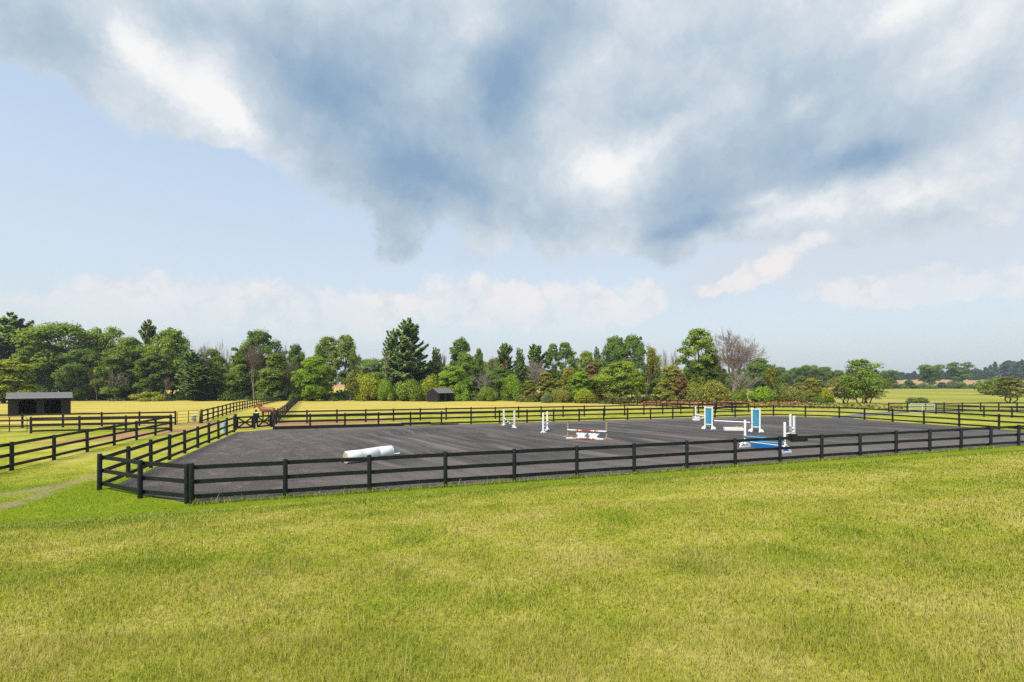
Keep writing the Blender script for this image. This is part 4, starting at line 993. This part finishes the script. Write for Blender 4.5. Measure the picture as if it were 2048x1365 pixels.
def bush(seed, lobes=12, per=260, size=.075, flat=.8):
    rng = np.random.default_rng(seed); rnd = random.Random(seed); C, Nn, T, O = [], [], [], []; tr = MB()
    for k in range(lobes):
        a = k*2.4+rnd.uniform(-.4, .4); r = .62*math.sqrt(rnd.uniform(0.02, 1)); lr = rnd.uniform(.24, .42); z = rnd.uniform(.2, .95-lr*.6)*(1-.45*r)
        c = np.array([math.cos(a)*r, math.sin(a)*r, z]); limb(tr, (c[0]*.15, c[1]*.15, -.02), tuple(c), .03, .006, rnd, 3, .05, 5)
        n = int(per*rnd.uniform(.7, 1.3)); d = rng.normal(size=(n, 3)); d /= np.linalg.norm(d, axis=1, keepdims=True)
        p = c+d*(rng.uniform(.3, 1.1, n)**.6)[:, None]*np.array([lr, lr, lr*flat]); p[:, 2] = np.maximum(p[:, 2], rng.uniform(0, .08, n))
        C.append(p); O.append(d*.8+c*.5+np.array([0, 0, .3])); Nn.append(d*.7+np.array([0, 0, .5])+rng.normal(size=(n, 3))*.6); T.append(np.clip(rng.normal(.5, .25, n)+rnd.uniform(-.2, .2), 0, 1))
    return leaf_object_mesh('crown', cards(np.concatenate(C), np.concatenate(Nn), size, rng), M['leaf'], rng, np.concatenate(T), np.concatenate(O)), tr.mesh('stems', M['bark'])
def bare(seed, spread=.55, levels=5, upright=.5, trunk_r=.018, mat_='dead', fork=.22, leaves=0, leafsize=.025, minr=.0011):
    rnd = random.Random(seed); rng = np.random.default_rng(seed); tr = MB(); br = MB(); tips = []
    def grow(p, d, L, r, lev):
        n = 3; pts = [p]; dd = d.copy()
        for k in range(n):
            dd = (dd+Vector((rnd.uniform(-1, 1), rnd.uniform(-1, 1), rnd.uniform(-.5, .9)*upright))*.17).normalized(); pts.append(pts[-1]+dd*L/n)
        r1 = max(minr, r*.62)
        (tr if lev == 0 else br).tube(pts, [r, r*.88, r*.75, r1], 7 if lev < 2 else (4 if lev < 4 else 3), 0, False)
        if lev >= levels: tips.append(pts[-1]); return
        if lev >= levels-2: tips.append(pts[2])
        kids = rnd.randint(3, 4) if lev < levels-1 else rnd.randint(3, 4)
        for q in range(kids):
            f = rnd.uniform(.35, 1) if q else 1.0; i = min(2, int(f*3)); base = pts[i]+(pts[i+1]-pts[i])*(f*3-i)
            ax = Vector((rnd.uniform(-1, 1), rnd.uniform(-1, 1), rnd.uniform(-.3, .3))); ax = (ax-dd*ax.dot(dd)).normalized()
            ang = rnd.uniform(.25, .95)*spread*(1.5 if q else .5)
            nd = (dd*math.cos(ang)+ax*math.sin(ang)+Vector((0, 0, .18*upright))).normalized()
            grow(base, nd, L*rnd.uniform(.58, .82), max(minr, r1*rnd.uniform(.55, .8) if q else r1*.85), lev+1)
    grow(Vector((0, 0, -.02)), Vector((rnd.uniform(-.05, .05), 0, 1)).normalized(), fork+.12, trunk_r, 0)
    zs = max(v[2] for v in br.v)
    for b in (tr, br): b.v = [(x/zs, y/zs, z/zs) for x, y, z in b.v]
    lm = None
    if leaves:
        T = np.array([tuple(t/zs) for t in tips]); C = np.repeat(T, leaves, 0)+rng.normal(0, .022, (len(T)*leaves, 3))
        lm = leaf_object_mesh('foliage', cards(C, rng.normal(size=C.shape)+np.array([0, 0, .6]), leafsize, rng), M['leaf'], rng, None, C*np.array([1.5, 1.5, .3])+np.array([0, 0, .3])+rng.normal(size=C.shape)*.3)
    return tr.mesh('trunk', M[mat_]), br.mesh('branches', M[mat_]), lm

B = [broadleaf(1, .36, .14, 28, 800, .0175, shape='round'), broadleaf(2, .30, .12, 30, 760, .0175, shape='oval'), broadleaf(3, .40, .2, 26, 700, .018, shape='flat'), broadleaf(4, .26, .22, 24, 520, .0175, shape='oval', dense=.8),
     broadleaf(5, .34, .05, 36, 950, .017, shape='round', dense=1.2), broadleaf(6, .33, .3, 22, 560, .018, shape='vase', dense=.8), broadleaf(7, .38, .12, 32, 780, .017, shape='oval'), broadleaf(8, .24, .1, 28, 780, .017, shape='oval'),
     broadleaf(9, .40, .16, 30, 330, .021, shape='round', dense=.7, stems=4), broadleaf(10, .36, .22, 26, 300, .022, shape='oval', dense=.7, stems=3)]
PN = [pine(21, 17, .25, .14, size=.0165, tufts=3.6, upturn=.22), pine(22, 14, .22, .3, size=.019, top_round=.5, tufts=2.2), pine(23, 12, .20, .25, size=.020, open_=1.4, upturn=.6, tufts=1.8), pine(24, 16, .24, .1, size=.02, tufts=2.6, open_=.6, top_round=.25)]
CD = [broadleaf(31, .27, .03, 34, 560, .0185, shape='cone'), broadleaf(32, .25, .02, 30, 520, .019, shape='cone'), broadleaf(33, .34, .02, 34, 560, .019, shape='cone'), broadleaf(34, .22, .02, 28, 480, .019, shape='cone')]
BU = [bush(41, 14, 620, .045), bush(42, 18, 520, .045), bush(43, 11, 700, .05), bush(44, 16, 520, .045, 1.0)]
DT = [bare(51, .62, 6, .55, .026, minr=.0017), bare(52, .42, 5, 1.0, .016, minr=.0016), bare(53, .62, 6, .45, .022, 'deadbrown', minr=.0015), bare(54, .5, 5, .6, .017, 'deadbrown', .2, minr=.0015), bare(57, .75, 5, .35, .02, 'dead', .14, minr=.0016)]
HT = [bare(61, .6, 5, .45, .024, 'deadbrown', .16, 9, .022), bare(62, .7, 5, .25, .02, 'bark', .08, 22, .024), bare(63, .5, 5, .7, .016, 'dead', .2, 7, .02), bare(64, .8, 5, .2, .02, 'bark', .06, 36, .022)]
trnd = random.Random(9)
def tree(kind, idx, u, vtop, hw, Y, colr, label, group='trees at the edge of the wood', name=None, cat='tree', vbase=None, base_u=None):
    """crown centred at column u, its top at vtop, half-width hw (photo pixels), standing at distance Y"""
    p = at(u, vbase) if vbase is not None else dep(u, Y)
    Y = p.y; H = CAMZ+(HV-vtop)/F*Y-p.z; Wm = hw/F*Y
    lib = {'B': B, 'P': PN, 'C': CD, 'U': BU, 'D': DT, 'H': HT}[kind]; mm = lib[idx]
    nm = name or {'B': 'broadleaf_tree', 'P': 'pine_tree', 'C': 'cedar_tree', 'U': 'shrub', 'D': 'bare_tree', 'H': 'sparse_tree'}[kind]
    root = empty(nm, p, trnd.uniform(0, 6.28), label, cat, group)
    def half(me):
        k = me.get('hw')
        if k is None:
            co = np.empty(len(me.vertices)*3); me.vertices.foreach_get('co', co); k = float(np.percentile(np.hypot(co[0::3], co[1::3]), 97)); me['hw'] = k
        return k
    if kind in 'DH':
        sx = Wm/half(mm[1])
        link('trunk', mm[0], root, scale=(sx, sx, H)); link('branches', mm[1], root, scale=(sx, sx, H))
        if mm[2]: o = link('foliage', mm[2], root, scale=(sx, sx, H)); o.color = (*colr, 1)
    else:
        sx = Wm/half(mm[0]); o = link('crown', mm[0], root, scale=(sx, sx, H)); o.color = (*colr, 1)
        link('trunk' if kind != 'U' else 'stems', mm[1], root, scale=(sx, sx, H))
    return root
# leaf colours
G1, G2, G3 = (.150, .215, .032), (.120, .185, .034), (.180, .250, .032)     # mid greens
GB = (.190, .300, .026); GY = (.270, .310, .028); GO = (.225, .230, .042)   # bright, yellow-green, olive
GD = (.120, .190, .038); GP = (.17, .26, .068); GR = (.20, .14, .05)   # dark, pine, rusty cedar
GL = (.17, .215, .09)
T = tree
# --- left wood
T('P', 3, 20, 626, 50, 148, (.19, .28, .07), 'tall dense pine at the left frame edge')
T('C', 2, 8, 722, 52, 118, GY, 'yellow-green young conifer behind the left end of the wide shed')
T('B', 2, 125, 650, 66, 150, G1, 'broad flat-topped green tree above the wide shed')
T('B', 5, 214, 656, 34, 155, G3, 'green tree with a narrow notched top left of the lone pine tip')
T('P', 0, 297, 640, 28, 158, G1, 'pine tip rising between round-headed trees on the left')
T('B', 0, 345, 660, 44, 150, G3, 'rounded bright green tree right of the left pine tip')
T('B', 6, 262, 676, 40, 148, G1, 'full green tree just left of the left pine tip')
T('P', 3, 383, 700, 26, 142, GP, 'dark layered conifer at the right end of the left wood')
T('B', 1, 70, 692, 40, 143, G1, 'mid green tree low before the broad flat-topped tree')
T('B', 4, 165, 700, 40, 141, G2, 'dark green tree leaning over the right end of the wide shed roof')
T('B', 7, 305, 706, 34, 141, G2, 'dark green low tree before the left pine tip')
T('B', 1, 232, 704, 34, 140, G1, 'green low tree behind the dead brown conifer')
T('D', 3, 193, 733, 13, 137, G1, 'dead brown conifer skeleton standing at the far fence, left', name='dead_tree')
T('D', 3, 330, 752, 18, 137, G1, 'small dead brown tree at the far fence, left of the lane', name='dead_tree')
T('D', 4, 232, 735, 26, 138, G1, 'pale fallen dead limb arching out of the left wood', name='dead_tree')
T('U', 2, 300, 782, 30, 137, GY, 'yellow-green shrub at the far fence below the left wood', cat='shrub')
# --- centre left
T('D', 0, 402, 681, 26, 146, G1, 'grey bare tree at the right edge of the left wood')
T('B', 6, 424, 699, 30, 150, G1, 'round green tree behind pale bare branches, left of centre')
T('D', 1, 441, 677, 14, 152, G1, 'thin bare tree with upright twigs, left of the tall domed tree')
T('D', 1, 455, 690, 9, 153, G1, 'thin leaning bare stem left of the tall domed tree')
T('P', 3, 405, 732, 34, 139, G2, 'low dark conifer below the grey bare tree')
T('B', 0, 520, 663, 44, 152, G2, 'tall domed tree with dead branches in its middle')
T('D', 2, 508, 684, 32, 144, G1, 'brown dead tree standing before the tall domed tree')
T('B', 7, 482, 705, 30, 150, G1, 'green tree at the left foot of the tall domed tree')
T('C', 0, 553, 708, 34, 140, G1, 'tall conical deep green tree by the end of the lane')
T('D', 1, 573, 683, 12, 152, G1, 'thin bare tree between the domed tree and the clipped-looking small crown')
T('B', 0, 593, 690, 20, 150, G2, 'small dark round crown right of the thin bare tree')
T('D', 2, 588, 722, 22, 141, G1, 'brown twiggy dead tree left of the bright maple')
T('B', 4, 630, 715, 33, 138, GB, 'bright dense round maple at the end of the lane')
T('B', 3, 655, 674, 28, 152, G1, 'tall dark tree behind the bright maple')
T('B', 3, 690, 671, 30, 150, G1, 'tall open tree right of the bright maple')
T('H', 2, 716, 688, 20, 148, G1, 'wispy thin-leaved tree at the right of the open tall tree')
T('U', 1, 738, 738, 28, 140, GY, 'yellow-green thicket under the wispy tree', cat='shrub')
T('H', 1, 700, 742, 22, 139, GO, 'olive scrubby tree before the open tall tree')
T('B', 2, 748, 719, 34, 230, G2, 'hazy distant tree in the gap left of the giant pine')
T('D', 1, 771, 698, 7, 141, G1, 'bare snag with a tufted top left of the giant pine', name='dead_tree')
# --- giant pine and centre
T('P', 0, 818, 637, 46, 146, GP, 'giant white pine, tallest tree in the wood')
T('P', 2, 786, 658, 24, 147, GP, 'second leader of pine leaning left beside the giant pine')
T('P', 3, 822, 715, 44, 150, GD, 'dark low pine filling the base of the giant pine')
T('U', 0, 773, 750, 19, 138, GB, 'bright green shrub under the left side of the giant pine', cat='shrub')
T('U', 1, 822, 752, 30, 138, G3, 'mid green thicket just left of the small shed', cat='shrub')
T('U', 3, 862, 745, 22, 141, GY, 'yellow-green shrub directly behind the small shed roof', cat='shrub')
T('B', 4, 905, 733, 30, 141, GB, 'bright leafy small tree right of the small shed')
T('U', 2, 918, 765, 22, 138, GB, 'bright shrub at the right wall of the small shed', cat='shrub')
T('B', 1, 922, 679, 24, 156, GD, 'dark tree with a two-knobbed top right of the giant pine')
T('B', 6, 932, 708, 30, 150, G1, 'mid green tree below the two-knobbed dark tree')
T('P', 2, 872, 695, 16, 152, GP, 'slim dark pine between the giant pine and the two-knobbed tree')
T('D', 3, 890, 700, 14, 150, G1, 'faint bare twigs beside the slim dark pine')
T('B', 7, 958, 699, 14, 156, G2, 'narrow dark tree left of the brown bare twigs at centre')
T('D', 3, 981, 710, 22, 148, G1, 'brown bare tree at the middle of the wood')
T('P', 1, 1010, 686, 19, 153, GP, 'round-topped pine at the middle of the wood')
T('P', 2, 1039, 696, 14, 153, GP, 'small star-topped pine right of the round-topped pine')
T('D', 4, 965, 738, 24, 141, G1, 'pale fallen bare branches low at the middle of the wood', name='dead_tree')
T('H', 0, 1012, 722, 14, 146, (.26, .10, .03), 'rust-leaved dying stub below the round-topped pine')
T('B', 6, 1000, 735, 34, 145, G2, 'dark green tree low at the middle of the wood')
T('U', 3, 1025, 746, 22, 139, GB, 'bright green shrub left of the brown-green cedar', cat='shrub')
T('U', 0, 975, 768, 20, 137, G3, 'low green shrub at the far fence right of the small shed', cat='shrub')
# --- centre right
T('P', 1, 1070, 689, 24, 152, GP, 'broad pine behind the grey vase-shaped bare tree')
T('D', 0, 1070, 714, 24, 140, G1, 'grey vase-shaped bare tree right of centre')
T('B', 3, 1105, 688, 18, 152, GD, 'dark slender tree, left of a close pair right of centre')
T('B', 3, 1131, 685, 22, 150, GD, 'dark open-topped tree, right of a close pair right of centre')
T('B', 0, 1172, 704, 26, 150, G3, 'soft round green tree before the big dark oak')
T('P', 2, 1194, 694, 11, 153, GP, 'dark blue-green pine tip left of the big dark oak')
T('B', 0, 1228, 675, 34, 150, GD, 'big dark oak, its left dome')
T('B', 0, 1264, 672, 32, 149, GD, 'dark oak dome joined on the right of the big oak')
T('H', 0, 1292, 690, 34, 128, GO, 'twiggy half-dead tree with olive leaves right of the dark oaks')
T('D', 1, 1325, 695, 14, 140, G1, 'thin bare grey tree, left of two before the tall leafy tree')
T('D', 1, 1353, 695, 15, 142, G1, 'thin bare grey tree touching the left side of the tall leafy tree')
T('B', 6, 1240, 724, 52, 122, (.20, .27, .034), 'big yellow-green spreading tree behind the right paddock fence')
T('C', 1, 1092, 746, 23, 131, GO, 'brown-green cedar right of centre, behind the paddock fence')
T('C', 2, 1140, 736, 28, 130, GO, 'olive bushy cedar right of the brown-green cedar')
T('C', 0, 1186, 726, 24, 128, GR, 'rusty cedar left of the big yellow-green spreading tree')
T('B', 1, 1160, 745, 24, 124, GB, 'light green sapling before the rusty cedar')
T('U', 0, 1094, 781, 12, 122, GL, 'small pale willow-green shrub at the right paddock fence', cat='shrub')
T('U', 1, 1125, 772, 20, 124, GO, 'olive shrub at the paddock fence below the bushy cedar', cat='shrub')
T('U', 3, 1172, 775, 22, 120, GY, 'yellow shrub at the paddock fence below the rusty cedar', cat='shrub')
T('C', 1, 1060, 762, 18, 133, GO, 'short olive cedar left of the brown-green cedar')
# --- right
T('B', 3, 1395, 658, 38, 132, G3, 'tall leafy tree beside the great bare tree')
T('B', 7, 1425, 705, 26, 134, G2, 'shaded green lower crown between the leafy and the bare tree')
T('D', 0, 1470, 654, 54, 126, G1, 'great spreading bare tree, largest of the leafless ones')
T('D', 1, 1435, 664, 26, 131, G1, 'upright bare tree squeezed between the leafy and the great bare tree')
T('C', 2, 1342, 733, 32, 116, GO, 'olive-yellow cedar below the two thin bare trees')
T('C', 3, 1362, 748, 16, 112, GR, 'dark rusty cedar at the right side of the olive-yellow cedar')
T('U', 1, 1388, 758, 30, 112, GO, 'olive scrub below the tall leafy tree', cat='shrub')
T('U', 3, 1432, 757, 34, 110, GO, 'olive scrub below the great bare tree', cat='shrub')
T('D', 4, 1487, 736, 34, 108, G1, 'pale broken limbs fallen below the great bare tree', name='dead_tree')
T('U', 2, 1526, 769, 26, 104, GB, 'round bright green shrub right of the fallen limbs', cat='shrub')
T('U', 0, 1480, 771, 16, 105, G1, 'dark green shrub among the fallen limbs', cat='shrub')
T('B', 6, 1520, 717, 34, 190, G2, 'hazy dark tree behind the fallen limbs')
T('H', 0, 1553, 727, 28, 104, GO, 'twiggy nearly bare tree with a leaning trunk right of the bright shrub')
T('B', 9, 1605, 766, 28, 102, GO, 'low spreading thorny tree left of the light green tree', vbase=805)
T('U', 2, 1645, 772, 22, 112, GY, 'yellow-green shrub left of the light green tree', cat='shrub')
T('U', 3, 1565, 762, 24, 108, (.15, .19, .04), 'green scrub behind the twiggy nearly bare tree', cat='shrub')
T('C', 2, 1622, 757, 20, 112, GO, 'bushy olive cedar between the thorny tree and the light green tree')
T('U', 1, 1585, 770, 26, 100, (.19, .20, .05), 'pale olive scrub at the foot of the twiggy nearly bare tree', cat='shrub')
T('B', 4, 1545, 740, 28, 125, (.11, .165, .04), 'leafy green tree behind the round bright green shrub')
T('B', 8, 1690, 752, 34, 100, (.20, .20, .05), 'low olive wide-spreading tree left of the light green tree', vbase=808)
T('B', 9, 1722, 719, 40, 106, (.16, .24, .03), 'light green upright tree standing alone right of the wood')
T('B', 8, 1735, 748, 40, 100, (.15, .18, .035), 'multi-stemmed thorn under the light green upright tree', vbase=807)
T('U', 0, 1630, 790, 18, 100, (.12, .19, .03), 'low bright weed clump by the far right of the arena fence', cat='shrub')
T('U', 0, 1836, 793, 19, 104, (.12, .17, .04), 'single round shrub in the right meadow', cat='shrub', vbase=806.5)
T('B', 9, 2020, 754, 38, 100, (.16, .17, .04), 'olive crooked tree at the right frame edge', vbase=806)
T('U', 1, 1992, 750, 30, 210, G1, 'dense green shrub behind the crooked tree at the right edge', cat='shrub')
# --- beyond the meadow
MG = 'trees along the far side of the right meadow'
T('B', 2, 1778, 741, 17, 420, GD, 'dark tree at the left end of the far meadow hedge', MG)
T('B', 2, 1860, 730, 21, 430, G2, 'umbrella-topped tree in the far meadow hedge', MG)
T('B', 5, 1919, 725, 22, 430, G2, 'tree with a split, tufted top in the far meadow hedge', MG)
for u, vt, hw, lab in ((1800, 766, 14, 'low hedge shrub next to the dark tree in the far hedge'), (1818, 761, 12, 'pointed shrub left of the umbrella-topped tree'), (1850, 765, 17, 'shrub at the foot of the umbrella-topped tree'), (1884, 765, 10, 'small pointed shrub between umbrella-topped and split-topped trees'),
                      (1912, 760, 19, 'shrub at the foot of the split-topped tree'), (1950, 767, 16, 'round shrub right of the split-topped tree'), (1832, 770, 10, 'smallest shrub of the far hedge'), (1765, 764, 18, 'shrub under the dark tree in the far hedge')):
    T('C' if 'pointed' in lab else 'U', 0, u, vt, hw, 425, GD, lab, 'shrubs of the far meadow hedge', cat='shrub', name='shrub')
for k, (u, vt, hw, Y, lab) in enumerate(((1560, 735, 22, 330, 'hazy round tree behind the twiggy nearly bare tree'), (1590, 736, 20, 340, 'hazy low tree right behind the twiggy bare tree'), (1617, 731, 20, 330, 'hazy tall-crowned tree above the low thorny tree'), (1648, 735, 20, 340, 'hazy round tree left of the light green tree'),
                                         (1675, 741, 18, 360, 'hazy low tree just behind the olive wide-spreading tree'), (1500, 735, 20, 320, 'hazy tree glimpsed through the fallen limbs'), (720, 735, 22, 260, 'hazy tree in the gap behind the wispy tree'), (765, 733, 20, 250, 'hazy tree in the gap left of the bare snag'))):
    T('B', (0, 6, 2, 4)[k % 4], u, vt, hw, Y, G2, lab, 'hazy trees farther back')
# dense back rows of the wood
FILL = 'filling trees of the dense wood behind the paddocks'
for k in range(64):
    u = trnd.uniform(-40, 1330) if k < 56 else trnd.uniform(1330, 1480); vt = trnd.uniform(716, 744) if u > 390 else trnd.uniform(690, 730)
    if 715 < u < 800: vt = max(vt, 746)
    T('B', trnd.choice((0, 1, 4, 6, 7)), u, vt, trnd.uniform(22, 36), trnd.uniform(160, 182), trnd.choice((G1, G2, G2, GD, G3)), 'green tree filling the dense back rows of the wood', FILL)
# undergrowth along the foot of the wood: one loose mass
def scatter_mass(name, spots, size, m, colr, label, cat, seed, per):
    rng = np.random.default_rng(seed); C, Nn = [], []
    for (x, y, w, h) in spots:
        n = per; d = rng.normal(size=(n, 3)); d /= np.linalg.norm(d, axis=1, keepdims=True); d[:, 2] = np.abs(d[:, 2])
        z = tz(x, y); C.append(np.array([x, y, z])+d*(rng.uniform(.2, 1.05, n)**.5)[:, None]*np.array([w, w, h])); Nn.append(d+np.array([0, 0, .3])+rng.normal(size=(n, 3))*.5)
    me = leaf_object_mesh(name, cards(np.concatenate(C), np.concatenate(Nn), size, rng), m, rng, None, np.concatenate(Nn))
    o = link(name, me); o.color = (*colr, 1); return props(o, label, cat, kind='stuff')
sp = []
for k in range(260):
    u = trnd.uniform(-60, 1080); p = dep(u, trnd.uniform(138, 165)); sp.append((p.x, p.y, trnd.uniform(1.2, 3), trnd.uniform(1, 3.6)))
scatter_mass('undergrowth', sp, .42, M['leaf'], (.085, .135, .026), 'dense green undergrowth along the foot of the wood', 'undergrowth', 3, 260)
sp = []
for k in range(120):
    u = trnd.uniform(1040, 1420); Y = np.interp(u, [1040, 1250, 1420], [128, 112, 104])+trnd.uniform(0, 22); p = dep(u, Y); sp.append((p.x, p.y, trnd.uniform(1, 2.4), trnd.uniform(.8, 2.6)))
scatter_mass('scrub', sp, .36, M['leaf'], (.14, .155, .034), 'olive scrub along the wood edge beside the right paddock fence', 'scrub', 5, 240)
sp = []
for k in range(150):
    u = trnd.uniform(1290, 1620); p = dep(u, np.interp(u, [1290, 1620], [102, 92])+trnd.uniform(-4, 10)); sp.append((p.x, p.y, trnd.uniform(.8, 2.0), trnd.uniform(.25, 1.0)))
scatter_mass('dead_bracken', sp, .35, M['leaf'], (.30, .165, .075), 'rust-brown dead weeds in front of the scrub at the right', 'weeds', 7, 90)
sp = []
for k in range(170):
    u = trnd.uniform(1480, 1800); p = dep(u, np.interp(u, [1480, 1800], [92, 84])+trnd.uniform(-6, 14)); sp.append((p.x, p.y, trnd.uniform(.8, 2.2), trnd.uniform(.2, .75)))
scatter_mass('tall_grass', sp, .3, M['leaf'], (.24, .24, .055), 'tall rough grass and weeds beyond the right end of the arena', 'tall grass', 8, 90)
# wood on the far rise
def far_wood():
    rng = np.random.default_rng(15); C, Nn = [], []
    for k in range(230):
        u = rng.uniform(1560, 2260); Y = rng.uniform(720, 820); x = (u-CU)/F*Y
        vt = np.interp(u, [1560, 1780, 1880, 1960, 2000, 2060, 2260], [745, 750, 742, 738, 724, 722, 716])+rng.uniform(-3, 7); z0 = tz(x, Y); H = CAMZ+(HV-vt)/F*Y-z0; con = rng.random() < (.75 if u > 1950 else .3)
        n = 170; z = rng.uniform(0.02, 1, n); a = rng.uniform(0, 6.28, n)
        w = H*(.24*(1-z)**.7+.01 if con else .30*np.sqrt(np.clip(1-(2*z-1)**2, 0, 1))+.03)*rng.uniform(.6, 1.1, n)
        C.append(np.stack([x+np.cos(a)*w, Y+np.sin(a)*w, z0+z*H], -1)); Nn.append(np.stack([np.cos(a), np.sin(a), np.full(n, .6)], -1)+rng.normal(0, .4, (n, 3)))
    me = leaf_object_mesh('distant_wood', cards(np.concatenate(C), np.concatenate(Nn), 3.0, rng), M['leaf'], rng, None, np.concatenate(Nn))
    o = link('distant_wood', me); o.color = (.040, .070, .030, 1); props(o, 'blue-grey wood on the far rise beyond the tan field', 'wood', kind='stuff')
far_wood()

# ============================================================ haze
def haze():
    b = MB(); x0, x1, y0, y1, z0, z1 = -1000, 1150, -25, 950, -3, 34
    b.box(((x0+x1)/2, (y0+y1)/2, (z0+z1)/2), (x1-x0, y1-y0, z1-z0))
    m = bpy.data.materials.new('haze_air'); m.use_nodes = True; t = NT(m.node_tree); t.n.clear()
    out = t.node('ShaderNodeOutputMaterial'); v = t.node('ShaderNodeVolumePrincipled'); t.l.new(v.outputs[0], out.inputs['Volume'])
    v.inputs['Color'].default_value = (.80, .88, .96, 1); v.inputs['Density'].default_value = .0002; v.inputs['Anisotropy'].default_value = .2
    o = b.obj('haze', m); props(o, 'thin summer haze in the air over the fields', 'haze', kind='stuff')
haze()
